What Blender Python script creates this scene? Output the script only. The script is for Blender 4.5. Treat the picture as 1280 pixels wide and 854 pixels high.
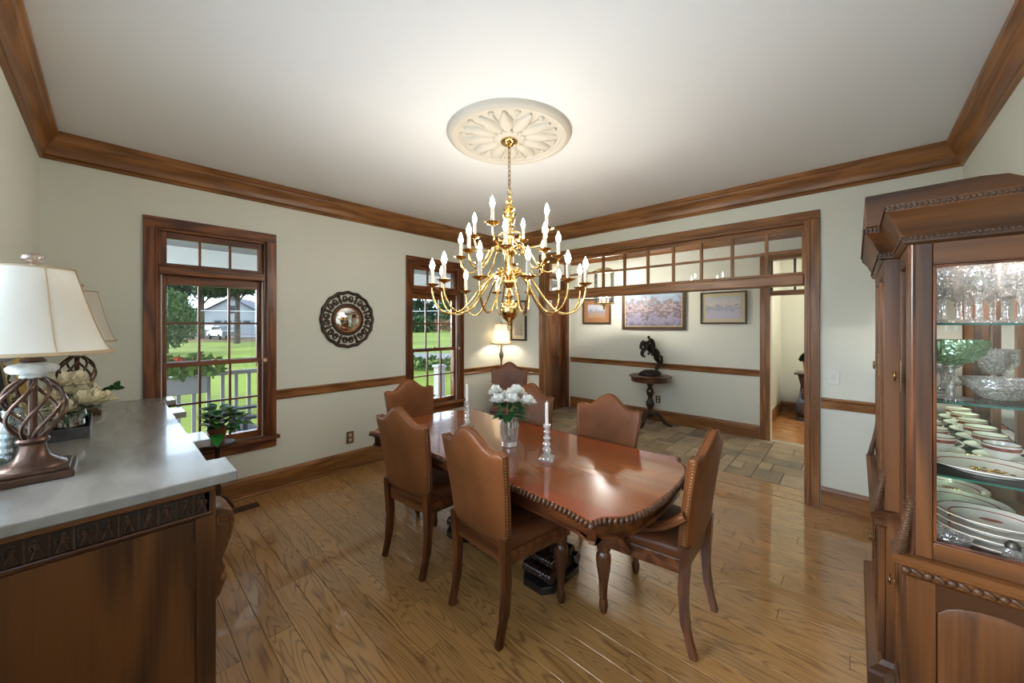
import bpy, bmesh, math, random
from math import sin, cos, pi, sqrt, atan2, radians
from mathutils import Vector, Matrix
random.seed(7)
for o in list(bpy.data.objects): bpy.data.objects.remove(o)
S = bpy.context.scene
COL = S.collection

# ------------------------------------------------------------------ camera, world, exposure
YAW, FPX, HOR = 0.7465, 464.57, 405.84
cam = bpy.data.cameras.new('camera'); cam.sensor_width = 36; cam.lens = FPX / 1280 * 36
cam.shift_y = -(427 - HOR) / 1280; cam.clip_start = .02; cam.clip_end = 600
co = bpy.data.objects.new('camera', cam); co.location = (0, 0, 1.5); co.rotation_euler = (pi / 2, 0, YAW)
COL.objects.link(co); S.camera = co
vs = S.view_settings; vs.view_transform = 'Standard'; vs.look = 'None'; vs.gamma = 1; vs.use_curve_mapping = False
vs.exposure = 0.64
w = bpy.data.worlds.new('overcast_sky'); S.world = w; w.use_nodes = True
wn = w.node_tree; bgn = wn.nodes['Background']
SKY_STRENGTH = 4.8
bgn.inputs['Strength'].default_value = SKY_STRENGTH
bgn.inputs['Color'].default_value = (.64, .82, 1.0, 1)
_su = bpy.data.lights.new('hazy_sun', 'SUN'); _su.energy = 10.5; _su.angle = radians(50); _su.color = (1, .98, .96)
_so = bpy.data.objects.new('hazy_sun', _su); COL.objects.link(_so)
_so.rotation_euler = Vector((.62, .58, -0.36)).to_track_quat('-Z', 'Y').to_euler()
BULB_E = 92.0

FWD = Vector((-sin(YAW), cos(YAW), 0)); RGT = Vector((cos(YAW), sin(YAW), 0))
def spot(px, depth, z=0.0):
    'world point at a lateral bearing and forward distance (metres)'
    p = FWD * depth + RGT * ((px - 640) / FPX * depth); return Vector((p.x, p.y, z))

# ------------------------------------------------------------------ materials
def nodemat(name):
    m = bpy.data.materials.new(name); m.use_nodes = True
    nt = m.node_tree; b = nt.nodes['Principled BSDF']; return m, nt, b
_mc = {}
def plain(name, col, rough=.5, metal=0., spec=.5, coat=0., var=0., vscale=6, bump=0., bscale=40, emit=None, estr=0, trans=0, ior=1.45, sheen=0):
    if name in _mc: return _mc[name]
    m, nt, b = nodemat(name); b.inputs['Base Color'].default_value = (*col, 1); b.inputs['Roughness'].default_value = rough
    b.inputs['Metallic'].default_value = metal; b.inputs['Specular IOR Level'].default_value = spec
    b.inputs['Coat Weight'].default_value = coat; b.inputs['Coat Roughness'].default_value = .08
    b.inputs['Transmission Weight'].default_value = trans; b.inputs['IOR'].default_value = ior
    L = nt.links
    tc = nt.nodes.new('ShaderNodeTexCoord')
    if var:
        n = nt.nodes.new('ShaderNodeTexNoise'); n.inputs['Scale'].default_value = vscale; n.inputs['Detail'].default_value = 5
        L.new(tc.outputs['Object'], n.inputs['Vector'])
        r = nt.nodes.new('ShaderNodeValToRGB'); r.color_ramp.elements[0].position = .3; r.color_ramp.elements[1].position = .7
        r.color_ramp.elements[0].color = (*[max(0, c * (1 - var)) for c in col], 1); r.color_ramp.elements[1].color = (*[min(1, c * (1 + var)) for c in col], 1)
        L.new(n.outputs['Fac'], r.inputs['Fac']); L.new(r.outputs['Color'], b.inputs['Base Color'])
    if bump:
        n = nt.nodes.new('ShaderNodeTexNoise'); n.inputs['Scale'].default_value = bscale; n.inputs['Detail'].default_value = 4
        L.new(tc.outputs['Object'], n.inputs['Vector'])
        bp = nt.nodes.new('ShaderNodeBump'); bp.inputs['Strength'].default_value = bump; bp.inputs['Distance'].default_value = .01
        L.new(n.outputs['Fac'], bp.inputs['Height']); L.new(bp.outputs['Normal'], b.inputs['Normal'])
    if emit:
        b.inputs['Emission Color'].default_value = (*emit, 1); b.inputs['Emission Strength'].default_value = estr
    _mc[name] = m; return m
def wood(name, dark, light, axis='x', scale=1., rough=.35, coat=.25, lines=9, rnd=True, contrast=(.35, .75), spec=.45):
    key = name + axis
    if key in _mc: return _mc[key]
    m, nt, b = nodemat(key); L = nt.links
    tc = nt.nodes.new('ShaderNodeTexCoord'); oi = nt.nodes.new('ShaderNodeObjectInfo')
    ad = nt.nodes.new('ShaderNodeVectorMath'); ad.operation = 'ADD'
    sc = nt.nodes.new('ShaderNodeVectorMath'); sc.operation = 'SCALE'; sc.inputs['Scale'].default_value = 37.
    cb = nt.nodes.new('ShaderNodeCombineXYZ')
    for i in range(3): L.new(oi.outputs['Random'], cb.inputs[i])
    L.new(cb.outputs[0], sc.inputs[0]); L.new(tc.outputs['Object'], ad.inputs[0]); L.new(sc.outputs[0], ad.inputs[1])
    mp = nt.nodes.new('ShaderNodeMapping'); s = [9 * scale] * 3; s['xyz'.index(axis)] = 1.1 * scale
    mp.inputs['Scale'].default_value = s; L.new(ad.outputs[0], mp.inputs['Vector'])
    n1 = nt.nodes.new('ShaderNodeTexNoise'); n1.inputs['Scale'].default_value = 1.; n1.inputs['Detail'].default_value = 1.5; n1.inputs['Distortion'].default_value = .3
    L.new(mp.outputs[0], n1.inputs['Vector'])
    mu = nt.nodes.new('ShaderNodeMath'); mu.operation = 'MULTIPLY'; mu.inputs[1].default_value = lines; L.new(n1.outputs['Fac'], mu.inputs[0])
    fr = nt.nodes.new('ShaderNodeMath'); fr.operation = 'PINGPONG'; fr.inputs[1].default_value = .5; L.new(mu.outputs[0], fr.inputs[0])
    mp2 = nt.nodes.new('ShaderNodeMapping'); s2 = [140 * scale] * 3; s2['xyz'.index(axis)] = 4 * scale
    mp2.inputs['Scale'].default_value = s2; L.new(ad.outputs[0], mp2.inputs['Vector'])
    n2 = nt.nodes.new('ShaderNodeTexNoise'); n2.inputs['Scale'].default_value = 1; n2.inputs['Detail'].default_value = 3; L.new(mp2.outputs[0], n2.inputs['Vector'])
    ma = nt.nodes.new('ShaderNodeMath'); ma.operation = 'MULTIPLY_ADD'; ma.inputs[1].default_value = 1.1; L.new(fr.outputs[0], ma.inputs[0])
    m3 = nt.nodes.new('ShaderNodeMath'); m3.operation = 'MULTIPLY'; m3.inputs[1].default_value = .5; L.new(n2.outputs['Fac'], m3.inputs[0]); L.new(m3.outputs[0], ma.inputs[2])
    rp = nt.nodes.new('ShaderNodeValToRGB'); e = rp.color_ramp.elements
    e[0].position, e[1].position = contrast; e[0].color = (*dark, 1); e[1].color = (*light, 1)
    L.new(ma.outputs[0], rp.inputs['Fac'])
    hs = nt.nodes.new('ShaderNodeHueSaturation')
    mr = nt.nodes.new('ShaderNodeMapRange'); mr.inputs['To Min'].default_value = .86 if rnd else 1; mr.inputs['To Max'].default_value = 1.12 if rnd else 1
    L.new(oi.outputs['Random'], mr.inputs['Value']); L.new(mr.outputs[0], hs.inputs['Value']); L.new(rp.outputs['Color'], hs.inputs['Color'])
    L.new(hs.outputs['Color'], b.inputs['Base Color'])
    b.inputs['Roughness'].default_value = rough; b.inputs['Coat Weight'].default_value = coat; b.inputs['Coat Roughness'].default_value = .12
    b.inputs['Specular IOR Level'].default_value = spec
    bp = nt.nodes.new('ShaderNodeBump'); bp.inputs['Strength'].default_value = .06; bp.inputs['Distance'].default_value = .004
    L.new(n2.outputs['Fac'], bp.inputs['Height']); L.new(bp.outputs['Normal'], b.inputs['Normal'])
    _mc[key] = m; return m
def clear_glass(name, tint=(1, 1, 1), refl=1.0):
    if name in _mc: return _mc[name]
    m = bpy.data.materials.new(name); m.use_nodes = True; nt = m.node_tree; nt.nodes.clear(); L = nt.links
    o = nt.nodes.new('ShaderNodeOutputMaterial'); mx = nt.nodes.new('ShaderNodeMixShader'); t = nt.nodes.new('ShaderNodeBsdfTransparent')
    g = nt.nodes.new('ShaderNodeBsdfGlossy'); g.inputs['Roughness'].default_value = .01; f = nt.nodes.new('ShaderNodeFresnel'); f.inputs['IOR'].default_value = 1.45
    t.inputs['Color'].default_value = (*tint, 1)
    mm = nt.nodes.new('ShaderNodeMath'); mm.operation = 'MULTIPLY'; mm.inputs[1].default_value = refl
    L.new(f.outputs[0], mm.inputs[0]); L.new(mm.outputs[0], mx.inputs['Fac']); L.new(t.outputs[0], mx.inputs[1]); L.new(g.outputs[0], mx.inputs[2]); L.new(mx.outputs[0], o.inputs['Surface'])
    _mc[name] = m; return m
def crystal(name, tint=(1, 1, 1), mixt=.45, sparkle=.0, cut=0):
    'cut glass: refraction blended with straight transparency and facet gloss'
    if name in _mc: return _mc[name]
    m = bpy.data.materials.new(name); m.use_nodes = True; nt = m.node_tree; nt.nodes.clear(); L = nt.links
    o = nt.nodes.new('ShaderNodeOutputMaterial'); mx = nt.nodes.new('ShaderNodeMixShader'); mx.inputs['Fac'].default_value = mixt
    g = nt.nodes.new('ShaderNodeBsdfGlass'); g.inputs['Color'].default_value = (*tint, 1); g.inputs['IOR'].default_value = 1.5; g.inputs['Roughness'].default_value = .02
    t = nt.nodes.new('ShaderNodeBsdfTransparent'); t.inputs['Color'].default_value = (*[.6 + .4 * c for c in tint], 1)
    g2 = nt.nodes.new('ShaderNodeBsdfGlossy'); g2.inputs['Roughness'].default_value = .06; g2.inputs['Color'].default_value = (*tint, 1)
    m2 = nt.nodes.new('ShaderNodeMixShader'); m2.inputs['Fac'].default_value = .28
    if cut:
        tc = nt.nodes.new('ShaderNodeTexCoord'); vo = nt.nodes.new('ShaderNodeTexVoronoi'); vo.inputs['Scale'].default_value = cut; vo.distance = 'CHEBYCHEV'; L.new(tc.outputs['Object'], vo.inputs['Vector'])
        bp = nt.nodes.new('ShaderNodeBump'); bp.inputs['Strength'].default_value = .9; bp.inputs['Distance'].default_value = .006; L.new(vo.outputs['Distance'], bp.inputs['Height']); L.new(bp.outputs[0], g.inputs['Normal']); L.new(bp.outputs[0], g2.inputs['Normal'])
        m2.inputs['Fac'].default_value = .4
    L.new(g.outputs[0], mx.inputs[1]); L.new(t.outputs[0], mx.inputs[2]); L.new(mx.outputs[0], m2.inputs[1]); L.new(g2.outputs[0], m2.inputs[2]); df = nt.nodes.new('ShaderNodeBsdfTranslucent'); df.inputs['Color'].default_value = (*tint, 1); d2 = nt.nodes.new('ShaderNodeBsdfDiffuse'); d2.inputs['Color'].default_value = (*tint, 1)
    m3 = nt.nodes.new('ShaderNodeMixShader'); L.new(df.outputs[0], m3.inputs[1]); L.new(d2.outputs[0], m3.inputs[2]); m4 = nt.nodes.new('ShaderNodeMixShader'); m4.inputs['Fac'].default_value = sparkle  # white scatter mixed in to imitate the sparkle of cut facets
    L.new(m2.outputs[0], m4.inputs[1]); L.new(m3.outputs[0], m4.inputs[2]); L.new(m4.outputs[0], o.inputs['Surface'])
    _mc[name] = m; return m
def shade_cloth(name, col, tr=.5):
    if name in _mc: return _mc[name]
    m = bpy.data.materials.new(name); m.use_nodes = True; nt = m.node_tree; nt.nodes.clear(); L = nt.links
    o = nt.nodes.new('ShaderNodeOutputMaterial'); mx = nt.nodes.new('ShaderNodeMixShader'); mx.inputs['Fac'].default_value = tr
    d = nt.nodes.new('ShaderNodeBsdfDiffuse'); t = nt.nodes.new('ShaderNodeBsdfTranslucent'); d.inputs['Color'].default_value = (*col, 1); t.inputs['Color'].default_value = (*col, 1)
    tc = nt.nodes.new('ShaderNodeTexCoord'); n = nt.nodes.new('ShaderNodeTexNoise'); n.inputs['Scale'].default_value = 120; bp = nt.nodes.new('ShaderNodeBump'); bp.inputs['Strength'].default_value = .15
    L.new(tc.outputs['Object'], n.inputs['Vector']); L.new(n.outputs['Fac'], bp.inputs['Height']); L.new(bp.outputs[0], d.inputs['Normal'])
    L.new(d.outputs[0], mx.inputs[1]); L.new(t.outputs[0], mx.inputs[2]); L.new(mx.outputs[0], o.inputs['Surface'])
    _mc[name] = m; return m

TRIM = lambda a: wood('trim_wood', (.185, .072, .018), (.32, .138, .042), a, 1., .4, .12, 4, False)
WINW = lambda a: wood('window_wood', (.08, .02, .0045), (.225, .07, .016), a, 1., .4, .1, 4, False)
MAHOG = lambda a: wood('mahogany', (.05, .013, .004), (.15, .045, .012), a, .8, .3, .35, 4, False)
CABW = lambda a: wood('cabinet_wood', (.05, .017, .004), (.138, .051, .013), a, .6, .42, .06, 3, False)
DARKW = lambda a: wood('dark_wood', (.018, .007, .004), (.055, .022, .012), a, 1., .3, .3, 4, False)
CHAIRW = lambda a: wood('chair_wood', (.06, .018, .006), (.15, .05, .016), a, 1., .3, .3, 4, False)
OAK = wood('oak_plank', (.125, .048, .013), (.43, .23, .08), 'x', 1.0, .28, .9, 18, True, (.12, .5))
OAK.node_tree.nodes['Principled BSDF'].inputs['Coat Roughness'].default_value = .05
WALLP = plain('wall_paint', (.70, .72, .645), .6, spec=.3, bump=.02, bscale=180)
CEILP = plain('ceiling_paint', (.84, .86, .87), .7, spec=.2)
WHITE = plain('white_paint', (.8, .8, .78), .45)
PLASTER = plain('plaster', (.62, .585, .51), .6)
BRASS = plain('polished_brass', (.85, .58, .22), .12, 1.)
ABRASS = plain('antique_brass', (.30, .2, .09), .35, 1., var=.3)
BRONZE = plain('dark_bronze', (.035, .028, .022), .4, .8, var=.5, vscale=30)
IRON = plain('dark_iron', (.08, .055, .045), .35, .5)
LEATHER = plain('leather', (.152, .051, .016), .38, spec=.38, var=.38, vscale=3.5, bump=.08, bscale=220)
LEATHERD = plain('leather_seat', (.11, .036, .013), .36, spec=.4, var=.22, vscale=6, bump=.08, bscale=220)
PANE = clear_glass('window_glass', (1, 1, 1), .8)
SHELFG = clear_glass('shelf_glass', (.90, .98, .94), 1)
MIRROR = plain('mirror_silver', (.85, .88, .86), .02, 1.)
CRYST = crystal('cut_crystal', (1, 1, 1), .45, .04); CRYSTC = crystal('cabinet_crystal', (1, 1, 1), .5, .10, 95)
LEAF = plain('leaf_green', (.05, .17, .045), .4, var=.5, vscale=14)
PORC = plain('porcelain', (.80, .80, .74), .15, coat=.4)
GOLD = plain('gilt', (.62, .40, .13), .25, .9)

# ------------------------------------------------------------------ mesh building
WROOT = set()
class MB:
    def __init__(s): s.v = []; s.f = []; s.M = None
    def add(s, vs, fs):
        n = len(s.v)
        s.v += [tuple(s.M @ Vector(p)) if s.M else tuple(p) for p in vs]; s.f += [tuple(i + n for i in f) for f in fs]; return s
    def box(s, x0, x1, y0, y1, z0, z1):
        return s.add([(x0, y0, z0), (x1, y0, z0), (x1, y1, z0), (x0, y1, z0), (x0, y0, z1), (x1, y0, z1), (x1, y1, z1), (x0, y1, z1)],
                     [(3, 2, 1, 0), (4, 5, 6, 7), (0, 1, 5, 4), (1, 2, 6, 5), (2, 3, 7, 6), (3, 0, 4, 7)])
    def prism(s, poly, z0, z1, ax='z', sc1=1.):
        'polygon (a,b) extruded along an axis; ax z:(x,y) x:(y,z) y:(x,z)'
        n = len(poly); P = {'z': lambda a, b, c: (a, b, c), 'x': lambda a, b, c: (c, a, b), 'y': lambda a, b, c: (a, c, b)}[ax]
        vs = [P(a, b, z0) for a, b in poly] + [P(a * sc1, b * sc1, z1) for a, b in poly]
        return s.add(vs, [tuple(range(n))[::-1], tuple(range(n, 2 * n))] + [(i, (i + 1) % n, n + (i + 1) % n, n + i) for i in range(n)])
    def lathe(s, prof, seg=24, c=(0, 0, 0), flute=None, a0=0, a1=2 * pi, sx=1., sy=1., axis='z'):
        full = abs(a1 - a0 - 2 * pi) < 1e-6; n = seg if full else seg + 1; vs = []; fs = []
        for k, (r, z) in enumerate(prof):
            for i in range(n):
                a = a0 + (a1 - a0) * i / seg; rr = r * (flute(a, z) if flute else 1); p = (rr * cos(a) * sx, rr * sin(a) * sy, z)
                if axis == 'x': p = (p[2], p[0], p[1])
                if axis == 'y': p = (p[0], p[2], p[1])
                vs.append((p[0] + c[0], p[1] + c[1], p[2] + c[2]))
        for k in range(len(prof) - 1):
            for i in range(seg):
                j = (i + 1) % n; fs.append((k * n + i, k * n + j, (k + 1) * n + j, (k + 1) * n + i))
        if full and not (abs(prof[0][0] - prof[-1][0]) < 1e-9 and abs(prof[0][1] - prof[-1][1]) < 1e-9):
            if prof[0][0] > 1e-5: fs.append(tuple(range(n))[::-1])
            if prof[-1][0] > 1e-5: m = (len(prof) - 1) * n; fs.append(tuple(range(m, m + n)))
        return s.add(vs, fs)
    def tube(s, path, r, seg=8, closed=False, sq=None, up=(0, 0, 1), cap=True):
        P = [Vector(p) for p in path]; n = len(P); rs = r if hasattr(r, '__len__') else [r] * n
        vs = []; fs = []; prev = None; up = Vector(up)
        for i in range(n):
            if closed: t = P[(i + 1) % n] - P[i - 1]
            else: t = P[min(i + 1, n - 1)] - P[max(i - 1, 0)]
            t.normalize()
            if prev is None:
                u = up if abs(t.dot(up)) < .95 else Vector((1, 0, 0))
                x = u.cross(t).normalized()
            else:
                x = prev - t * prev.dot(t); x = x.normalized() if x.length > 1e-6 else prev
            y = t.cross(x); prev = x
            rr = rs[i]; 
            for k in range(seg):
                a = 2 * pi * (k + .5) / seg
                ra, rb = (rr, rr) if not sq else ((rr * sq[0], rr * sq[1]))
                vs.append(P[i] + x * cos(a) * ra + y * sin(a) * rb)
        m = n if closed else n - 1
        for i in range(m):
            for k in range(seg):
                a, b = i * seg + k, i * seg + (k + 1) % seg; c, d = ((i + 1) % n) * seg + (k + 1) % seg, ((i + 1) % n) * seg + k
                fs.append((a, b, c, d))
        if not closed and cap: fs.append(tuple(range(seg))[::-1]); fs.append(tuple(range((n - 1) * seg, n * seg)))
        return s.add(vs, fs)
    def ball(s, c, r, seg=10, rings=6):
        rx, ry, rz = r if hasattr(r, '__len__') else (r, r, r)
        vs = [(c[0], c[1], c[2] - rz)]; fs = []
        for j in range(1, rings):
            p = pi * j / rings - pi / 2
            for i in range(seg): a = 2 * pi * i / seg; vs.append((c[0] + rx * cos(p) * cos(a), c[1] + ry * cos(p) * sin(a), c[2] + rz * sin(p)))
        vs.append((c[0], c[1], c[2] + rz)); t = len(vs) - 1
        for i in range(seg): fs.append((0, 1 + (i + 1) % seg, 1 + i)); fs.append((t, t - seg + i, t - seg + (i + 1) % seg))
        for j in range(rings - 2):
            for i in range(seg): a = 1 + j * seg; fs.append((a + i, a + (i + 1) % seg, a + seg + (i + 1) % seg, a + seg + i))
        return s.add(vs, fs)
    def loft(s, rings, closed=True, caps=True):
        n = len(rings[0]); vs = [p for r in rings for p in r]; fs = []
        for k in range(len(rings) - 1):
            for i in range(n if closed else n - 1): fs.append((k * n + i, k * n + (i + 1) % n, (k + 1) * n + (i + 1) % n, (k + 1) * n + i))
        if caps and closed: fs.append(tuple(range(n))[::-1]); m = (len(rings) - 1) * n; fs.append(tuple(range(m, m + n)))
        return s.add(vs, fs)
    def done(s, name, mat, parent=None, smooth=30, bevel=0., kind=None, label=None, loc=None):
        me = bpy.data.meshes.new(name); me.from_pydata(s.v, [], s.f); me.update()
        bm = bmesh.new(); bm.from_mesh(me); bmesh.ops.recalc_face_normals(bm, faces=bm.faces); bm.to_mesh(me); bm.free()
        if smooth:
            for p in me.polygons: p.use_smooth = True
            me.set_sharp_from_angle(angle=radians(smooth))
        me.materials.append(mat); o = bpy.data.objects.new(name, me); COL.objects.link(o)
        if parent:
            o.parent = parent
            if parent.name in WROOT: o.location = -Vector(parent.location)
        if loc: o.location = Vector(loc) + o.location
        if bevel:
            b = o.modifiers.new('bevel', 'BEVEL'); b.width = bevel; b.segments = 2; b.limit_method = 'ANGLE'; b.angle_limit = radians(50)
        if kind: o['kind'] = kind
        if label: o['label'] = label
        return o
def thing(name, label, cat, loc=(0, 0, 0), rz=0., group=None):
    o = bpy.data.objects.new(name, None); COL.objects.link(o); o.location = loc; o.rotation_euler = (0, 0, rz); o.empty_display_size = .1
    return tag(o, label, cat, group)
def wthing(name, label, cat, loc, group=None):
    'thing whose direct parts are written in room coordinates'
    o = thing(name, label, cat, loc, 0, group); WROOT.add(o.name); return o
def tag(o, label, cat, group=None):
    o['label'] = label; o['category'] = cat
    if group: o['group'] = group
    return o
def struct(o): o['kind'] = 'structure'; return o
def kids(o): return [c for c in bpy.data.objects if c.parent == o]
def dup(o, parent=None):
    c = o.copy(); COL.objects.link(c); c.parent = parent
    for ch in KID.get(o.name, []): dup(ch, c)
    return c
KID = {}
def index_tree(o):
    KID[o.name] = kids(o)
    for c in KID[o.name]: index_tree(c)
def copy_thing(o, loc, rz=0., label=None, cat=None, group=None):
    if o.name not in KID: index_tree(o)
    c = dup(o); c.location = loc; c.rotation_euler = (0, 0, rz)
    if label: c['label'] = label
    if group: c['group'] = group
    return c
def smoothpath(pts, n=6):
    'Catmull-Rom through points'
    P = [Vector(p) for p in pts]; out = []
    for i in range(len(P) - 1):
        a, b, c, d = P[max(i - 1, 0)], P[i], P[i + 1], P[min(i + 2, len(P) - 1)]
        for k in range(n):
            t = k / n; out.append(.5 * ((2 * b) + (c - a) * t + (2 * a - 5 * b + 4 * c - d) * t * t + (3 * b - a - 3 * c + d) * t ** 3))
    out.append(P[-1]); return out
def bx(name, mat, parent, x0, x1, y0, y1, z0, z1, bevel=0., smooth=30, label=None): return MB().box(x0, x1, y0, y1, z0, z1).done(name, mat, parent, smooth, bevel, label=label)
# ------------------------------------------------------------------ room shell
XL, XR, YB, YF, H = -3.878, .537, 3.954, -.312, 2.757
YFO, YH = 5.78, 7.9          # foyer back wall, hall back wall
def wall(name, axis, c0, c1, a0, a1, z0, z1, holes, mat=WALLP):
    'slab between c0..c1 across, a0..a1 along; holes (a,b,za,zb)'
    us = sorted({a0, a1, *[h[0] for h in holes], *[h[1] for h in holes]}); mb = MB()
    for u, v in zip(us, us[1:]):
        mid = (u + v) / 2; hs = sorted([(h[2], h[3]) for h in holes if h[0] < mid < h[1]]); z = z0
        for a, b in hs + [(z1, z1)]:
            if a - z > 1e-4:
                if axis == 'x': mb.box(c0, c1, u, v, z, a)
                else: mb.box(u, v, c0, c1, z, a)
            z = b
    return struct(mb.done(name, mat, smooth=0))
W1, W2, WO = (.245, .945), (2.434, 3.145), .70
wall('wall_left', 'x', XL - .15, XL, YF - .15, YH + .2, -.1, H, [(*W1, .505, 2.235), (*W2, .505, 2.235), (4.62, 5.62, -.1, 2.3)])
wall('wall_front', 'y', YF - .15, YF, XL, XR, -.1, H, [(-2.3, .35, 1.02, 2.3)])
wall('wall_right', 'x', XR, XR + .15, YF - .15, YB, -.1, H, [])
wall('wall_back', 'y', YB, YB + .14, XL, 1.6, -.1, H, [(-3.06, -.30, -.1, 2.37)])
wall('wall_foyer_back', 'y', YFO, YFO + .14, XL, 1.6, -.1, H, [(-.81, .16, -.1, 2.33)])
wall('wall_foyer_right', 'x', 1.6, 1.75, YB, YH + .2, -.1, H, [])
wall('wall_hall_left', 'x', -1.1, -.95, YFO + .14, YH, -.1, H, [])
wall('wall_hall_back', 'y', YH, YH + .15, XL, 1.6, -.1, H, [])
struct(MB().box(XL, 1.6, YF, YH, H, H + .12).done('ceiling', CEILP, smooth=0))

# wood floor made of single oak planks
fl = struct(MB().box(XL, XR, YF, 4.25, -.11, -.0125).done('floor', plain('subfloor', (.04, .025, .012), .8), smooth=0))
PW = .1115
def plank(x0, x1, y0, y1, par):
    g, c, t = .0007, .0012, .012; w, l = (y1 - y0) / 2 - g, (x1 - x0) / 2 - g
    if w < .008: return
    r = lambda a, z: [(-l + a, -w + a, z), (l - a, -w + a, z), (l - a, w - a, z), (-l + a, w - a, z)]
    MB().loft([r(0, -t), r(0, -c), r(c, 0)]).done('plank', OAK, par, 0, loc=((x0 + x1) / 2, (y0 + y1) / 2, 0))
rf = random.Random(3); k = -7
while .397 + PW * k < 4.25:
    ya, yb = .397 + PW * k, .397 + PW * (k + 1); k += 1
    for zy0, zy1, x0, x1 in ((YF, YB, XL, XR), (YB, YB + .14, -3.06, -.30), (YB + .14, 4.25, XL, XR)):
        a, b = max(ya, zy0), min(yb, zy1)
        if b - a < .012: continue
        x = x0 - rf.uniform(0, .9)
        while x < x1:
            n = x + rf.uniform(.55, 1.5)
            if x1 - n < .2: n = x1 + .01
            p, q = max(x, x0), min(n, x1)
            if q - p > .02: plank(p, q, a, b, fl)
            x = n
# foyer stone tiles
ff = struct(MB().box(XL, 1.6, 4.25, YFO, -.11, -.004).done('floor_foyer', plain('grout', (.09, .08, .065), .9), smooth=0))
def stone(name, c1, c2, c3):
    m, nt, b = nodemat(name); L = nt.links; tc = nt.nodes.new('ShaderNodeTexCoord'); oi = nt.nodes.new('ShaderNodeObjectInfo')
    n = nt.nodes.new('ShaderNodeTexNoise'); n.noise_dimensions = '4D'; n.inputs['Scale'].default_value = 5; n.inputs['Detail'].default_value = 6
    mu = nt.nodes.new('ShaderNodeMath'); mu.operation = 'MULTIPLY'; mu.inputs[1].default_value = 90; L.new(oi.outputs['Random'], mu.inputs[0]); L.new(mu.outputs[0], n.inputs['W']); L.new(tc.outputs['Object'], n.inputs['Vector'])
    av = nt.nodes.new('ShaderNodeMath'); av.operation = 'MULTIPLY_ADD'; av.inputs[1].default_value = .3; L.new(oi.outputs['Random'], av.inputs[0])
    hf = nt.nodes.new('ShaderNodeMath'); hf.operation = 'MULTIPLY'; hf.inputs[1].default_value = .78; L.new(n.outputs['Fac'], hf.inputs[0]); L.new(hf.outputs[0], av.inputs[2])
    r = nt.nodes.new('ShaderNodeValToRGB'); e = r.color_ramp.elements; e[0].position = .25; e[1].position = .75; e[0].color = (*c1, 1); e[1].color = (*c3, 1); x = e.new(.5); x.color = (*c2, 1)
    L.new(av.outputs[0], r.inputs['Fac']); L.new(r.outputs['Color'], b.inputs['Base Color']); b.inputs['Roughness'].default_value = .5
    bp = nt.nodes.new('ShaderNodeBump'); bp.inputs['Strength'].default_value = .25; bp.inputs['Distance'].default_value = .01; L.new(n.outputs['Fac'], bp.inputs['Height']); L.new(bp.outputs[0], b.inputs['Normal'])
    return m
SLATE = stone('slate_tile', (.13, .125, .11), (.31, .235, .15), (.47, .37, .25))
U = .1155; nx, ny = 47, 13; occ = [[0] * ny for _ in range(nx)]; rt = random.Random(11)
for j in range(ny):
    for i in range(nx):
        if occ[i][j]: continue
        for (a, b) in rt.sample([(3, 2), (2, 3), (2, 2), (2, 2), (2, 1), (1, 2), (3, 2)], 7) + [(2, 1), (1, 2), (1, 1)]:
            if i + a <= nx and j + b <= ny and not any(occ[i + p][j + q] for p in range(a) for q in range(b)):
                for p in range(a):
                    for q in range(b): occ[i + p][j + q] = 1
                w2, h2 = a * U / 2 - .003, b * U / 2 - .003
                rr = lambda s, z: [(-w2 + s, -h2 + s, z), (w2 - s, -h2 + s, z), (w2 - s, h2 - s, z), (-w2 + s, h2 - s, z)]
                MB().loft([rr(0, -.004), rr(0, .001), rr(.003, .004)]).done('tile', SLATE, ff, 0, loc=(XL + (i + a / 2) * U, 4.252 + (j + b / 2) * U, 0)); break
HALLF = wood('hall_floor_wood', (.33, .12, .025), (.52, .23, .06), 'x', .75, .2, .5, 8, False, (.12, .55))
struct(MB().box(-.95, 1.6, YFO + .001, YH, -.11, 0).done('floor_hall', HALLF, smooth=0))
bx('threshold', plain('threshold_stone', (.45, .41, .33), .5), ff, -.81, .16, YFO - .05, YFO + .06, .0, .008)

# mouldings
def run(name, mat, axis, wc, sg, a0, a1, prof, m0=0, m1=0):
    R0, R1 = [], []
    for o, z in prof:
        A, B = a0 + m0 * o, a1 - m1 * o
        R0.append((wc + sg * o, A, z) if axis == 'y' else (A, wc + sg * o, z)); R1.append((wc + sg * o, B, z) if axis == 'y' else (B, wc + sg * o, z))
    return struct(MB().loft([R0, R1]).done(name, mat, smooth=25))
CP = [(0, 2.5815), (.010, 2.5815), (.016, 2.588), (.016, 2.600), (.011, 2.606), (.022, 2.612), (.026, 2.632), (.034, 2.652), (.047, 2.674), (.056, 2.684), (.056, 2.694), (.064, 2.700), (.071, 2.716), (.083, 2.726), (.083, H - .0005), (0, H - .0005)]
tn = [0]
def trim(*a, **k): tn[0] += 1; return run('trim_%d' % tn[0], *a, **k)
trim(TRIM('y'), 'y', XL, 1, YF, YB, CP, 1, 1); trim(TRIM('x'), 'x', YB, -1, XL, XR, CP, 1, 1)
trim(TRIM('y'), 'y', XR, -1, YF, YB, CP, 1, 1); trim(TRIM('x'), 'x', YF, 1, XL, XR, CP, 1, 1)
trim(TRIM('x'), 'x', YFO, -1, XL, 1.6, CP, 1, 1); trim(TRIM('y'), 'y', XL, 1, YB + .14, YFO, CP, 1, 1)
RP = [(0, .815), (.012, .818), (.014, .835), (.009, .842), (.011, .878), (.019, .884), (.026, .892), (.026, .902), (.018, .905), (0, .905)]
for a, b in ((YF, .163), (1.028, 2.352), (3.227, YB)): trim(TRIM('y'), 'y', XL, 1, a, b, RP, a == YF, b == YB)
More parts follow.
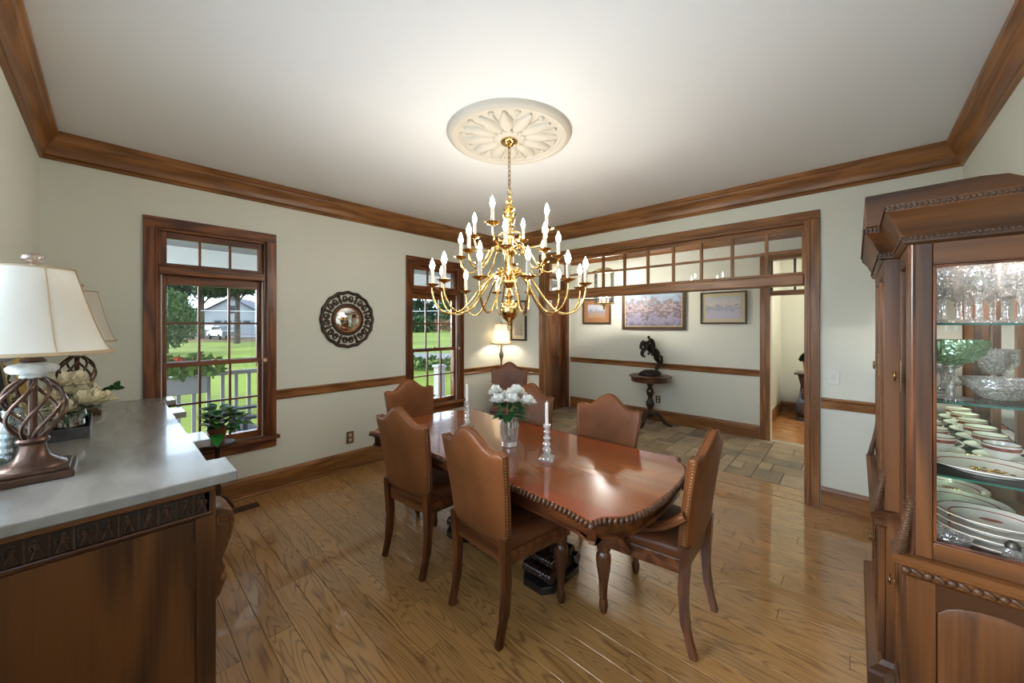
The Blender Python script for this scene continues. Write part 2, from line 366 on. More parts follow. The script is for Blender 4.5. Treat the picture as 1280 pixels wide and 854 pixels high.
for a, b in ((XL, -3.143), (-.209, XR)): trim(TRIM('x'), 'x', YB, -1, a, b, RP, a == XL, b == XR)
trim(TRIM('x'), 'x', YFO, -1, XL, -.925, RP, 1, 0); trim(TRIM('x'), 'x', YF, 1, XL, XR, RP, 1, 1)
BP = [(0, 0), (.022, 0), (.022, .012), (.0145, .02), (.0145, .145), (.018, .150), (.013, .166), (.007, .179), (0, .179)]
def base(side, *a, **k): return run('baseboard_' + side, *a, **k)
base('left', TRIM('y'), 'y', XL, 1, YF, YB, BP, 1, 1); base('back', TRIM('x'), 'x', YB, -1, XL, -3.143, BP, 1, 0); base('back', TRIM('x'), 'x', YB, -1, -.209, XR, BP, 0, 1)
base('front', TRIM('x'), 'x', YF, 1, XL, XR, BP, 1, 1); base('right', TRIM('y'), 'y', XR, -1, YF, YB, BP, 1, 1)
base('foyer', TRIM('x'), 'x', YFO, -1, XL, -.925, BP, 1, 0); base('foyer', TRIM('y'), 'y', XL, 1, YB + .14, 4.53, BP, 0, 0)
base('hall', TRIM('y'), 'y', -.95, 1, YFO + .14, YH, BP, 0, 1); base('hall', TRIM('x'), 'x', YH, -1, -.95, 1.6, BP, 1, 0)

# ------------------------------------------------------------------ windows
def window(n, loc, rz, W, zs=.505, zt=2.235, depth=.15, three=True, plainw=False):
    r = bpy.data.objects.new('window_%d' % n, None); COL.objects.link(r); r.location = loc; r.rotation_euler = (0, 0, rz); struct(r)
    V, Hm = WINW('z'), WINW('x'); c = .08
    def P(nm, m, *b, bev=.003): return bx(nm, m, r, *b, bevel=bev)
    for x0, x1, e in ((-c, 0, 0), (W, W + c, 1)):
        P('casing', V, x0, x1, -.02, 0, zs - .03, zt); P('casing_bead', V, *((-.016, -.004) if not e else (W + .004, W + .016)), -.027, -.02, zs - .03, zt + .005)
    P('head_casing', Hm, -c, W + c, -.02, 0, zt, zt + c); P('casing_bead', Hm, -.016, W + .016, -.027, -.02, zt + .005, zt + .017)
    P('stool', Hm, -c - .022, W + c + .022, -.055, .03, zs - .03, zs, bev=.006); P('apron', Hm, -c, W + c, -.018, 0, zs - .105, zs - .03)
    P('jamb', V, 0, .016, 0, depth, zs, zt); P('jamb', V, W - .016, W, 0, depth, zs, zt); P('jamb_head', Hm, .016, W - .016, 0, depth, zt - .016, zt); P('sill', Hm, .016, W - .016, .03, depth + .02, zs - .02, zs)
    JL = plain('jamb_liner', (.62, .58, .5), .5)
    for a, b in ((.016, .024), (W - .024, W - .016)): P('jamb_liner', JL, a, b, .018, .03, zs, 1.885, bev=0)
    zm = 1.885
    P('mullion_bar', Hm, 0, W, -.008, .11, zm, zm + .07, bev=.008)
    def sash(z0, z1, y0, y1, rb, rtp, st, rows, cols, lock=False):
        s = P('sash', V, .016, .016 + st, y0, y1, z0, z1); q = W - .016
        for nm, b, m in (('stile', (q - st, q, y0, y1, z0, z1), V), ('rail', (.016 + st, q - st, y0, y1, z0, z0 + rb), Hm), ('rail', (.016 + st, q - st, y0, y1, z1 - rtp, z1), Hm)): bx(nm, m, s, *b, bevel=.003)
        a0, a1, b0, b1 = .016 + st, q - st, z0 + rb, z1 - rtp; ym = (y0 + y1) / 2; MT = WINW('z')
        for i in range(1, cols): xx = a0 + (a1 - a0) * i / cols; bx('muntin', MT, s, xx - .008, xx + .008, ym - .012, ym + .012, b0, b1)
        for j in range(1, rows): zz = b0 + (b1 - b0) * j / rows; bx('muntin', Hm, s, a0, a1, ym - .0115, ym + .0115, zz - .008, zz + .008)
        for i in range(cols):
            for j in range(rows):
                e = .007; bx('pane', PANE, s, a0 + (a1 - a0) * i / cols + e, a0 + (a1 - a0) * (i + 1) / cols - e, ym - .002, ym + .002, b0 + (b1 - b0) * j / rows + e, b0 + (b1 - b0) * (j + 1) / rows - e)
        if lock:
            mb = MB(); mb.box((a0 + a1) / 2 - .025, (a0 + a1) / 2 + .025, y0 - .004, y0 + .02, z1, z1 + .008).lathe([(.012, z1 + .008), (.012, z1 + .016), (0, z1 + .018)], 10, ((a0 + a1) / 2, y0 + .008, 0)); mb.done('sash_lock', ABRASS, s)
        return s
    sash(zm + .07, zt - .016, .03, .065, .022, .05, .036, 1, 3)
    sash(1.165, zm, .07, .105, .04, .07, .036, 2, 3)
    sash(zs, 1.2, .032, .068, .058, .035, .036, 2, 3, True)
    for z in (1.17,): bx('sash_tag', plain('pink_tag', (.75, .42, .3), .5), r, W - .02, W + .004, -.03, -.02, z, z + .03)
    return r
window(1, (XL, W1[0], 0), pi / 2, .70); window(2, (XL, W2[0], 0), pi / 2, .711)
# wide window added for daylight in the near wall, outside the view
r3 = bpy.data.objects.new('window_3', None); COL.objects.link(r3); struct(r3)
WX0, WX1 = -2.3, .35
for b in ((WX0 - .07, WX0), (WX1, WX1 + .07)): bx('casing', WINW('z'), r3, *b, YF, YF + .02, .95, 2.37, bevel=.003)
bx('head_casing', WINW('x'), r3, WX0, WX1, YF, YF + .02, 2.3, 2.37, .003)
for i in range(5):
    x = WX0 + (WX1 - WX0) * i / 4; bx('mullion', WINW('z'), r3, max(WX0, x - .025), min(WX1, x + .025), YF - .14, YF - .10, 1.02, 2.3)
for i in range(4): bx('pane', PANE, r3, WX0 + .6625 * i + .026, WX0 + .6625 * i + .636, YF - .122, YF - .118, 1.02, 2.3)

# ------------------------------------------------------------------ cased opening with glazed transom
r4 = bpy.data.objects.new('window_4', None); COL.objects.link(r4); struct(r4); r4.location = (0, YB, 0)
a0, a1 = -3.06, -.30
for x0, x1 in ((a0 - .085, a0), (a1, a1 + .085)):
    bx('casing', TRIM('z'), r4, x0, x1, -.022, 0, 0, 2.37, .003); xm = x0 + .062 if x0 < -1 else x0 + .012
    bx('casing_bead', TRIM('z'), r4, xm, xm + .011, -.03, -.022, 0, 2.382, .003)
bx('head_casing', TRIM('x'), r4, a0 - .085, a1 + .085, -.022, 0, 2.37, 2.443, .003); bx('casing_bead', TRIM('x'), r4, a0 - .023, a1 + .023, -.03, -.022, 2.382, 2.393, .003)
for x0, x1 in ((a0, a0 + .018), (a1 - .018, a1)): bx('jamb', TRIM('z'), r4, x0, x1, 0, .14, 0, 2.37, .002)
bx('jamb_head', TRIM('x'), r4, a0 + .018, a1 - .018, 0, .14, 2.352, 2.37)
bx('transom_bar', TRIM('x'), r4, a0 + .018, a1 - .018, -.012, .14, 1.835, 1.925, .01)
bx('rail', TRIM('x'), r4, a0 + .018, a1 - .018, .05, .085, 2.312, 2.352, .003); bx('rail', TRIM('x'), r4, a0 + .018, a1 - .018, .05, .085, 1.925, 1.95, .003)
NC = 10; c0, c1 = a0 + .018, a1 - .018
for i in range(NC + 1):
    x = c0 + (c1 - c0) * i / NC; wv = .012 if 0 < i < NC else .02
    bx('muntin', TRIM('z'), r4, max(c0, x - wv), min(c1, x + wv), .05, .085, 1.95, 2.312, .002)
bx('muntin', TRIM('x'), r4, c0, c1, .052, .083, 2.122, 2.144, .002)
for i in range(NC):
    for z0, z1 in ((1.95, 2.122), (2.144, 2.312)):
        bx('pane', PANE, r4, c0 + (c1 - c0) * i / NC + .012, c0 + (c1 - c0) * (i + 1) / NC - .012, .066, .069, z0, z1)
# hall doorway in the foyer wall, with its own transom
r5 = bpy.data.objects.new('door_2', None); COL.objects.link(r5); struct(r5); r5.location = (0, YFO, 0)
for x0, x1 in ((-.92, -.81), (.16, .27)): bx('casing', TRIM('z'), r5, x0, x1, -.022, 0, 0, 2.33, .003)
bx('head_casing', TRIM('x'), r5, -.92, .27, -.022, 0, 2.33, 2.43, .003); bx('transom_bar', TRIM('x'), r5, -.81, .16, .0, .1, 1.875, 1.935, .005)
for x in (-.80, -.56, -.32, -.08, .15): bx('muntin', DARKW('z'), r5, x - .012, x + .012, .04, .07, 1.935, 2.33)
for i in range(4): bx('pane', PANE, r5, -.79 + .24 * i, -.57 + .24 * i, .053, .056, 1.935, 2.33)
# front door in the outer wall of the foyer
r6 = bpy.data.objects.new('door_1', None); COL.objects.link(r6); struct(r6); r6.location = (XL, 0, 0)
DW = lambda a: wood('door_wood', (.085, .025, .008), (.19, .066, .02), a, 1., .35, .2, 4, False)
for y0, y1 in ((4.53, 4.62), (5.62, 5.71)): bx('casing', DW('z'), r6, 0, .022, y0, y1, 0, 2.3, .003)
bx('head_casing', DW('y'), r6, 0, .022, 4.53, 5.71, 2.3, 2.39, .003); bx('transom_bar', DW('y'), r6, -.12, 0.0, 4.62, 5.62, 1.89, 1.95, .004)
bx('door_leaf', DW('z'), r6, -.09, -.05, 4.62, 5.62, -.1, 1.9, .003)
for y0, y1 in ((4.6, 4.63), (5.61, 5.64)): bx('jamb', DW('z'), r6, -.15, .002, y0, y1, -.1, 2.32)
for y0, y1 in ((4.72, 5.06), (5.18, 5.52)):
    for z0, z1 in ((.2, .78), (.92, 1.5), (1.6, 1.8)): bx('door_panel', DW('z'), r6, -.05, -.038, y0, y1, z0, z1, .01)
MB().ball((-.0, 4.70, .95), .03).lathe([(.012, 0), (.012, .04)], 10, (-.04, 4.70, .95), axis='x').done('door_knob', BRASS, r6)
for i in range(3): bx('pane', PANE, r6, -.08, -.076, 4.64 + .325 * i, 4.95 + .325 * i, 1.96, 2.285)
for y in (4.62, 4.945, 5.27, 5.595): bx('muntin', DW('z'), r6, -.1, -.05, y, y + .025, 1.95, 2.3)
def oplain(name, col, *a, **k):
    k.setdefault('spec', .06); return plain(name, tuple(c * .60 for c in col), *a, **k)
PWHITE = oplain('porch_white_paint', (.36, .36, .36), .5)
# ------------------------------------------------------------------ outside: porch, lawn, trees, house
GRASS = oplain('lawn_grass', (.088, .118, .012), .9, var=.35, vscale=.25)
def gz(D): return -.6 if D < 9 else (-.6 + (D - 9) / 46 * .68 if D < 55 else .08 + (D - 55) * .006)
def strip(name, mat, D0, D1, p0, p1, lift, n=14, m=6):
    vs, fs = [], []
    for j in range(m + 1):
        D = D0 + (D1 - D0) * j / m
        for i in range(n + 1):
            p = p0 + (p1 - p0) * i / n; v = FWD * D + RGT * p; vs.append((v.x, v.y, gz(D) + lift))
    for j in range(m):
        for i in range(n): fs.append((j * (n + 1) + i, j * (n + 1) + i + 1, (j + 1) * (n + 1) + i + 1, (j + 1) * (n + 1) + i))
    return struct(MB().add(vs, fs).done(name, mat))
# lawn follows gentle ground; starts outside the porch
vs, fs = [], []; xs = [-6.0, -7, -8.5, -11, -15, -22, -32, -48, -70, -110, -200]; ysl = [-200, -90, -45, -25, -12, -5, 0, 5, 10, 16, 26, 45, 80, 140, 260]
for x in xs:
    for y in ysl: D = max(0, x * FWD.x + y * FWD.y); vs.append((x, y, gz(D)))
n = len(ysl)
for i in range(len(xs) - 1):
    for j in range(n - 1): fs.append((i * n + j, i * n + j + 1, (i + 1) * n + j + 1, (i + 1) * n + j))
struct(MB().add(vs, fs).done('lawn', GRASS))
struct(MB().box(-60, 40, -60, YF - .2, -.7, -.6).done('lawn', GRASS)).location = (0, 0, 0)
struct(MB().box(-9, 3, -9, YF - .4, -.35, -.12).done('bounce_slab', plain('bounce_pale', (.66, .68, .70), .8, var=.08, vscale=2), smooth=0))  # unseen pale slab added to bounce sunlight up to the ceiling
ASPH = oplain('asphalt', (.11, .11, .115), .9)
strip('road', ASPH, 20.5, 24, -9, 40, .03); strip('driveway', ASPH, 44, 56, -60, -24, .04); strip('mulch_bed', oplain('mulch', (.1, .06, .035), .9), 37, 43, -60, -22, .03)
PORCHF = oplain('porch_floor_paint', (.30, .21, .17), .6)
pf = struct(MB().box(-5.95, XL - .15, -3, 5.2, -.5, -.06).done('porch_floor', PORCHF, smooth=0))
struct(MB().box(-6.15, XL - .15, -3, 7, 2.42, 2.5).done('porch_ceiling', oplain('porch_ceiling_paint', (.4, .39, .38), .7), smooth=0))
struct(MB().box(-6.15, -5.85, -3, 7, 2.12, 2.42).done('porch_beam', WHITE, smooth=0))
struct(MB().box(-8, -4.0, -3, 8.2, 2.5, 3.0).done('porch_roof', oplain('roof_shingle', (.1, .1, .11), .9), smooth=0)); struct(MB().box(XL - .2, 1.8, YF - .3, 8.2, 2.9, 3.3).done('house_roof', oplain('roof_shingle', (.1, .1, .11), .9), smooth=0))
pr = thing('porch_railing', 'white porch railing with square balusters outside the windows', 'railing', (-5.72, 0, -.06))
bx('top_rail', PWHITE, pr, -.045, .045, -2.4, 2.9, .94, .99, .006); bx('bottom_rail', PWHITE, pr, -.025, .025, -2.4, 2.9, .09, .14, .004)
for i in range(39): y = -2.32 + i * .135; bx('baluster', PWHITE, pr, -.018, .018, y, y + .036, .14, .94)
for y in (-2.45, .55 - 1.9, 2.9): bx('post', PWHITE, pr, -.05, .05, y, y + .1, 0, 1.05, .006)
sp = thing('stair_post', 'white square newel post with cap at the porch steps', 'post', (-6.45, 4.72, -.6))
bx('shaft', PWHITE, sp, -.085, .085, -.085, .085, 0, 1.2, .005); bx('cap', PWHITE, sp, -.11, .11, -.11, .11, 1.2, 1.25, .01)
hr = thing('handrail', 'thin black metal handrail beside the porch steps', 'handrail', (-6.45, 4.3, -.6))
MB().tube([(.5, -1.3, .95), (0, .3, .62)], .02, 6).done('rail', IRON, hr); MB().tube([(.05, .15, 0), (.05, .15, .64)], .015, 6).done('upright', IRON, hr); MB().tube([(.42, -1.05, .55), (.42, -1.05, .9)], .015, 6).done('upright', IRON, hr)
def leafcloud(blobs, n, size, seed, flat=.5):
    rr = random.Random(seed); mb = MB(); tot = sum(b[3] * b[4] * b[5] for b in blobs)
    for (cx, cy, cz, rx, ry, rz) in blobs:
        for _ in range(max(6, int(n * rx * ry * rz / tot))):
            d = Vector((rr.gauss(0, 1), rr.gauss(0, 1), rr.gauss(0, 1))).normalized() * rr.uniform(.55, 1.) 
            c = Vector((cx + d.x * rx, cy + d.y * ry, cz + d.z * rz)); u = Vector((rr.gauss(0, 1), rr.gauss(0, 1), rr.gauss(0, 1) * flat)).normalized(); v = u.orthogonal().normalized()
            q = rr.uniform(0, 6.28); v = (Matrix.Rotation(q, 3, u) @ v); s = size * rr.uniform(.6, 1.3)
            w = u.cross(v); mb.add([c - v * s, c - w * s * .5, c + v * s, c + w * s * .5], [(0, 1, 2, 3)])
    return mb
LV = [oplain('foliage_a', (.025, .055, .018), .7, var=.5, vscale=.8), oplain('foliage_b', (.042, .08, .02), .7, var=.5, vscale=.8), oplain('foliage_c', (.017, .04, .02), .7, var=.5, vscale=.5)]
BARK = oplain('bark', (.08, .06, .045), .9, var=.4, vscale=3)
def tree(name, label, loc, blobs, n, size, mat, trunk=None, group=None, seed=1):
    t = thing(name, label, 'tree', loc, 0, group); leafcloud(blobs, n, size, seed).done('crown', mat, t, 0, kind='stuff')
    mb = MB()
    if trunk:
        mb.tube([(0, 0, 0), (.05, .03, trunk[1] * .5), (0, .1, trunk[1])], [trunk[0], trunk[0] * .75, trunk[0] * .5], 8)
        for k in range(4): a = k * 1.7; mb.tube([(0, 0.1, trunk[1] * .7), (cos(a) * trunk[1] * .25, sin(a) * trunk[1] * .25, trunk[1] * 1.0)], [trunk[0] * .4, trunk[0] * .15], 6)
    else: mb.tube([(0, 0, 0), (0, 0, .5)], .06, 6)
    mb.done('trunk', BARK, t); return t
D = 24; tree('bushy_tree', 'rounded dense green tree standing left of the driveway', spot(208, D, gz(D)), [(0, 0, 2.0, 1.9, 1.9, 1.7), (.3, .2, 3.2, 1.2, 1.2, 1.0)], 5200, .11, LV[1], (.12, 1.6), seed=2)
D = 34; tree('shade_tree', 'tall shade tree with bare trunk beside the pale house', spot(296, D, gz(D)), [(0, 0, 6.0, 4.0, 3.5, 1.6), (-1.8, -1.5, 5.0, 1.6, 1.6, .9), (2.6, 2, 5.6, 2.4, 2.2, 1.2)], 6500, .2, LV[0], (.27, 5.5), seed=3)
D = 42; tree('shade_tree', 'tall shade tree rising over the parked cars', spot(252, D, gz(D)), [(0, 0, 6.6, 5.5, 5, 2.0), (-3.5, -3, 5.4, 2.4, 2.4, 1.2), (3.2, 3, 5.6, 1.6, 1.6, .9)], 6500, .23, LV[2], (.3, 5.6), seed=4)
D = 60; tree('shade_tree', 'dark tree at the far end of the power lines', spot(196, D, gz(D)), [(0, 0, 6.8, 4.5, 4, 3.0)], 2600, .3, LV[2], (.3, 5.2), seed=5)
for i, (p, D, r) in enumerate(((200, 82, 2.7), (247, 82, 2.7), (224, 97, 3.1), (269, 97, 3.1), (345, 97, 3.6))):
    tree('distant_tree', 'distant low tree on the horizon behind the pale house', spot(p, D, gz(D)), [(0, 0, r * .8, r * 1.3, r * 1.3, r)], 900, .6, LV[2], None, 'trees behind the house', 20 + i)
k = 0
for D, r, ps, row in ((110, 4.9, (478, 524, 570, 616), 'first'), (131, 5.7, (500, 547, 594), 'middle'), (154, 6.2, (476, 521, 566, 611), 'last')):
    for p in ps:
        k += 1; tree('wood_edge_tree', 'dark green tree in the %s row of the wood edge behind the field' % row, spot(p, D, gz(D)), [(0, 0, r * .8, r, r, r * 1.05)], 900, .75, LV[(0, 2, 2)[k % 3]], None, 'trees of the far wood edge, %s row' % row, 40 + k)
D = 66; tree('field_bush', 'pale green bush at the edge of the field', spot(525, D, gz(D)), [(0, 0, 1.3, 2.8, 2.4, 1.7)], 1200, .35, LV[0], None, seed=70)
co2 = leafcloud([(i * 1.2 - 6, i * .9 - 5, 1.0 + .05 * (i % 3), 1.3, 1.3, 1.3) for i in range(14)], 4200, .22, 71).done('corn_field', oplain('dry_corn', (.2, .12, .065), .9, var=.3, vscale=.7), None, 0, kind='stuff'); co2.location = spot(556, 70, gz(70)); tag(co2, 'dry brown corn standing in rows beyond the lawn', 'corn field')
he = leafcloud([(RGT.x * i * .8, RGT.y * i * .8, .25, .7, .5, .35) for i in range(-9, 12)], 3600, .1, 72).done('roadside_hedge', LV[1], None, 0, kind='stuff'); he.location = spot(540, 16.5, gz(16.5)); tag(he, 'low green hedge growing along the road', 'hedge')
# house with garage
hz = spot(303, 57, gz(57)); hs = thing('neighbour_house', 'pale gabled house with a garage door across the lawn', 'house', hz, YAW + .35)
SID = oplain('pale_siding', (.36, .36, .35), .7); RFM = oplain('grey_shingles', (.1, .1, .115), .9)
MB().prism([(-4.2, 0), (4.2, 0), (4.2, 2.7), (0, 5.2), (-4.2, 2.7)], -4.5, 4.5, 'y').done('gable_wall', SID, hs, 0)
bx('side_wing', SID, hs, 4.2, 12, -3, 4, 0, 2.7, smooth=0)
for s in (-1, 1): MB().add([(0, -4.9, 5.38), (s * 4.7, -4.9, 2.55), (s * 4.7, 4.9, 2.55), (0, 4.9, 5.38), (0, -4.9, 5.25), (s * 4.7, -4.9, 2.42), (s * 4.7, 4.9, 2.42), (0, 4.9, 5.25)], [(0, 1, 2, 3), (7, 6, 5, 4), (0, 4, 5, 1), (2, 6, 7, 3), (1, 5, 6, 2), (0, 3, 7, 4)]).done('roof_slope', RFM, hs, 0)
MB().prism([(-3.6, 2.55), (4.6, 2.55), (.5, 4.8)], 4.0, 12.6, 'x').done('wing_roof', RFM, hs, 0)
gd = bx('garage_door', oplain('garage_white', (.3, .3, .3), .6), hs, -2.2, 2.6, -4.56, -4.5, 0, 2.1)
for i in range(3): bx('groove', oplain('garage_groove', (.4, .4, .4), .7), gd, -2.2, 2.6, -4.575, -4.56, .5 + i * .52, .54 + i * .52)  # groove strips, a paler grey than the door
for i in range(4): bx('window_pane', oplain('dark_pane', (.05, .06, .07), .1), gd, -2.0 + i * 1.15, -1.2 + i * 1.15, -4.575, -4.56, 1.65, 1.95)
bx('window', oplain('dark_pane', (.05, .06, .07), .1), hs, -.5, .4, -4.56, -4.5, 3.0, 4.1)
def car(px, D, rz, label, body):
    c = thing('parked_car', label, 'car', spot(px, D, gz(D) + .04), rz)
    pr_ = [(-2.2, .35), (2.2, .35), (2.25, .75), (1.2, .92), (.5, 1.42), (-1.2, 1.42), (-1.9, .98), (-2.25, .9)]
    MB().loft([[(a, y * (.8 if b > 1.2 else 1), b) for a, b in pr_] for y in (-.85, .85)]).done('body', body, c, 40, .05)
    MB().loft([[(a, y, b) for a, b in [(1.0, .95), (.48, 1.36), (-1.15, 1.36), (-1.65, .98)]] for y in (-.83, .83)]).done('windows', oplain('car_glass', (.02, .025, .03), .05), c, 0)
    for x in (-1.35, 1.35):
        for y in (-.86, .72): MB().lathe([(.1, 0), (.32, .0), (.32, .16), (.1, .16)], 16, (x, y, .32), axis='y').done('wheel', oplain('tyre', (.02, .02, .02), .8), c)
car(258, 46, YAW + 2.3, 'white car parked on the driveway, further from the garage', oplain('car_white', (.3, .3, .3), .25, coat=.5)); car(279, 41, YAW + 2.55, 'silver car parked on the driveway nearer the garage', oplain('car_silver', (.2, .21, .22), .25, .4, coat=.5))
for i, (z, sag) in enumerate(((5.6, .3), (5.2, .35), (3.1, .3))):
    P = []
    for k in range(13): t = k / 12; v = FWD * 28 + RGT * (-40 + 36 * t); P.append((v.x, v.y, z - .55 * t - 4 * sag * t * (1 - t)))
    tag(MB().tube(P, .025, 5).done('power_line', oplain('cable', (.5, .5, .5), .6)), ['topmost of the overhead power lines across the lawn', 'overhead power line just under the topmost one', 'lowest overhead power line, crossing in front of the trees'][i], 'power line')
# planter on the rail and porch chair
pb = thing('planter_box', 'white window-box planter of red flowers hung on the railing', 'planter', (-5.5, .42, .72))
bx('box', oplain('planter_white', (.3, .3, .3), .5), pb, -.17, .05, -.45, .34, 0, .2, .01)
leafcloud([(.03, -.4 + .13 * i, .30 + .03 * (i % 2), .17, .12, .13) for i in range(7)], 900, .045, 5).done('foliage', oplain('planter_leaves', (.13, .24, .045), .7, var=.4, vscale=14), pb, 0, kind='stuff')
FL = oplain('red_petals', (.75, .09, .04), .5, var=.35, vscale=20)
for i in range(9):
    rr = random.Random(i); mb = leafcloud([(0, 0, 0, .045, .045, .035)], 40, .024, i); mb.done('blossom', FL, pb, 0, loc=(rr.uniform(.0, .12), -.42 + i * .085, .32 + rr.uniform(-.02, .09)))
pc = thing('porch_chair', 'dark grey slatted chair out on the porch', 'chair', (-5.1, 1.3, -.06), pi)
GREY = oplain('porch_chair_paint', (.055, .06, .075), .5)
for s in (-1, 1):
    bx('leg', GREY, pc, s * .28 - .035, s * .28 + .035, .3, .34, 0, .55); MB().tube([(s * .28, -.35, .0), (s * .28, .32, .4)], .04, 4).done('rear_leg', GREY, pc, 0)
    bx('armrest', GREY, pc, s * .3 - .06, s * .3 + .06, -.3, .4, .55, .575, .004)
for i in range(5): bx('seat_slat', GREY, pc, -.26, .26, -.2 + i * .11, -.11 + i * .11, .28 + i * .022, .3 + i * .022)
for i in range(5): MB().add([(p[0], -.22 - p[2] * .3, .25 + p[2]) for p in [(-.25 + i * .1, 0, 0), (-.16 + i * .1, 0, 0), (-.16 + i * .1, 0, .62), (-.25 + i * .1, 0, .62)]] + [(p[0], -.245 - p[2] * .3, .25 + p[2]) for p in [(-.25 + i * .1, 0, 0), (-.16 + i * .1, 0, 0), (-.16 + i * .1, 0, .62), (-.25 + i * .1, 0, .62)]], [(0, 1, 2, 3), (7, 6, 5, 4), (0, 4, 5, 1), (1, 5, 6, 2), (2, 6, 7, 3), (3, 7, 4, 0)]).done('back_slat', GREY, pc, 0)
# ------------------------------------------------------------------ dining table
TZ = .712
def table_outline(g=0., n=14):
    q = []
    for i in range(n + 1):           # right end from near corner to far corner
        t = -1 + 2 * i / n; q.append((t,))
    E = [(.925, -.508), (.935, -.492), (.938, -.468), (.945, -.445), (.962, -.424), (.985, -.404), (1.012, -.37), (1.035, -.31), (1.052, -.23), (1.062, -.12), (1.066, 0)]
    R = E + [(x, -y) for x, y in E[::-1][1:]]
    L = [(-x, -y) for x, y in R]
    def side(a, b, s, m=8): return [(a + (b - a) * i / m, s * (.468 + .034 * abs((a + (b - a) * i / m) / .93) ** 6)) for i in range(1, m)]
    P = R + side(.925, -.925, 1, 16) + L + side(-.925, .925, -1, 16)
    if g:
        n = len(P); out = []
        for i in range(n):
            a, b = Vector(P[i - 1]), Vector(P[(i + 1) % n]); t = (b - a).normalized(); out.append((P[i][0] - t.y * g, P[i][1] + t.x * g))
        return out
    return P
TAB = thing('dining_table', 'long mahogany dining table with bowed ends and rope-carved edge', 'table', (-1.70, 1.80, 0))
def tabletop_mat():
    m = wood('tabletop_wood', (.165, .036, .007), (.29, .082, .017), 'x', .5, .22, .6, 2, False, (.0, 1.0)); nt = m.node_tree; L = nt.links
    b = nt.nodes['Principled BSDF']; b.inputs['Coat Roughness'].default_value = .06; src = b.inputs['Base Color'].links[0].from_socket
    tc = nt.nodes.new('ShaderNodeTexCoord'); sx = nt.nodes.new('ShaderNodeSeparateXYZ'); L.new(tc.outputs['Object'], sx.inputs[0])
    ab = nt.nodes.new('ShaderNodeMath'); ab.operation = 'ABSOLUTE'; L.new(sx.outputs['Y'], ab.inputs[0]); gt = nt.nodes.new('ShaderNodeMath'); gt.operation = 'GREATER_THAN'; gt.inputs[1].default_value = .37; L.new(ab.outputs[0], gt.inputs[0])
    mx = nt.nodes.new('ShaderNodeMix'); mx.data_type = 'RGBA'; mx.blend_type = 'MULTIPLY'; mx.inputs['B'].default_value = (1.12, .8, .7, 1); L.new(gt.outputs[0], mx.inputs['Factor']); L.new(src, mx.inputs['A']); L.new(mx.outputs['Result'], b.inputs['Base Color'])
    return m
TOPM = tabletop_mat()
def ring(P, z): return [(x, y, z) for x, y in P]
P0 = table_outline()
MB().loft([ring(table_outline(.012), TZ - .028), ring(table_outline(.01), TZ - .004), ring(table_outline(.014), TZ)]).done('tabletop', TOPM, TAB, 40)
MB().loft([ring(table_outline(.045), .615), ring(table_outline(.04), TZ - .028)]).done('apron', MAHOG('x'), TAB, 40)
MB().loft([ring(table_outline(.04), .605), ring(table_outline(.028), .612), ring(table_outline(.04), .622)]).done('apron_moulding', MAHOG('x'), TAB, 40)
mb = MB(); EP = table_outline(.006); per = []
for i in range(len(EP)):
    a, b = Vector((*EP[i], 0)), Vector((*EP[(i + 1) % len(EP)], 0)); per.append((a, b, (b - a).length))
tot = sum(p[2] for p in per); N = int(tot / .024); acc = 0; k = 0
for a, b, l in per:
    while k * tot / N < acc + l - 1e-9:
        t = (k * tot / N - acc) / l; p = a.lerp(b, t); d = (b - a).normalized(); nrm = Vector((d.y, -d.x, 0))
        M = Matrix((( d.x, nrm.x, 0, p.x), (d.y, nrm.y, 0, p.y), (0, 0, 1, TZ - .015), (0, 0, 0, 1)))
        mb.M = M @ Matrix.Rotation(radians(28), 4, 'Y'); mb.ball((0, 0, 0), (.011, .014, .019), 7, 4); k += 1
    acc += l
mb.M = None; mb.done('rope_edge', plain('carved_edge', (.075, .03, .014), .3, var=.4, vscale=40), TAB, 60, kind='stuff')
for sx in (-.36, .36):
    pd = MB().lathe([(0.055, .07), (0.066, .09), (0.055, .13), (0.04125, .17), (0.04675, .22), (0.06325, .29), (0.066, .35), (0.055, .41), (0.0385, .45), (0.03575, .49), (0.0495, .52), (0.0605, .55), (0.0605, .605)], 24, (sx, 0, 0), flute=lambda a, z: 1 + (.03 * cos(10 * a) if .2 < z < .46 else 0)).done('pedestal', DARKW('z'), TAB)
    oc = [(sx + .11 * a, .185 * b) for a, b in ((-1, -.68), (-.6, -1), (.6, -1), (1, -.68), (1, .68), (.6, 1), (-.6, 1), (-1, .68))]
    MB().prism(oc, 0, .045).done('plinth', plain('black_plinth', (.012, .011, .012), .25, coat=.4), pd, 0, .006)
    for s in (-1, 1):
        for nm, y, z, r, hw in (('lower_roll', .128, .082, .036, .10), ('upper_roll', .092, .138, .032, .085)):
            prof = [(0, -hw)]; nb = 9
            for q in range(nb):
                for t in (0, .25, .5, .75): prof.append((r * (.86 + .14 * sin(pi * t)), -hw + 2 * hw * (q + t) / nb))
            prof += [(r * .86, hw), (0, hw)]; MB().lathe(prof, 16, (sx, s * y, z), axis='x').done(nm, plain('dark_polished_roll', (.03, .012, .008), .18, coat=.5), pd, 50)
        bx('foot_block', DARKW('x'), pd, sx - .08, sx + .08, min(s * .02, s * .11), max(s * .02, s * .11), .045, .16, .006)
bx('stretcher', DARKW('x'), TAB, -.30, .30, -.05, .05, .07, .14, .01)

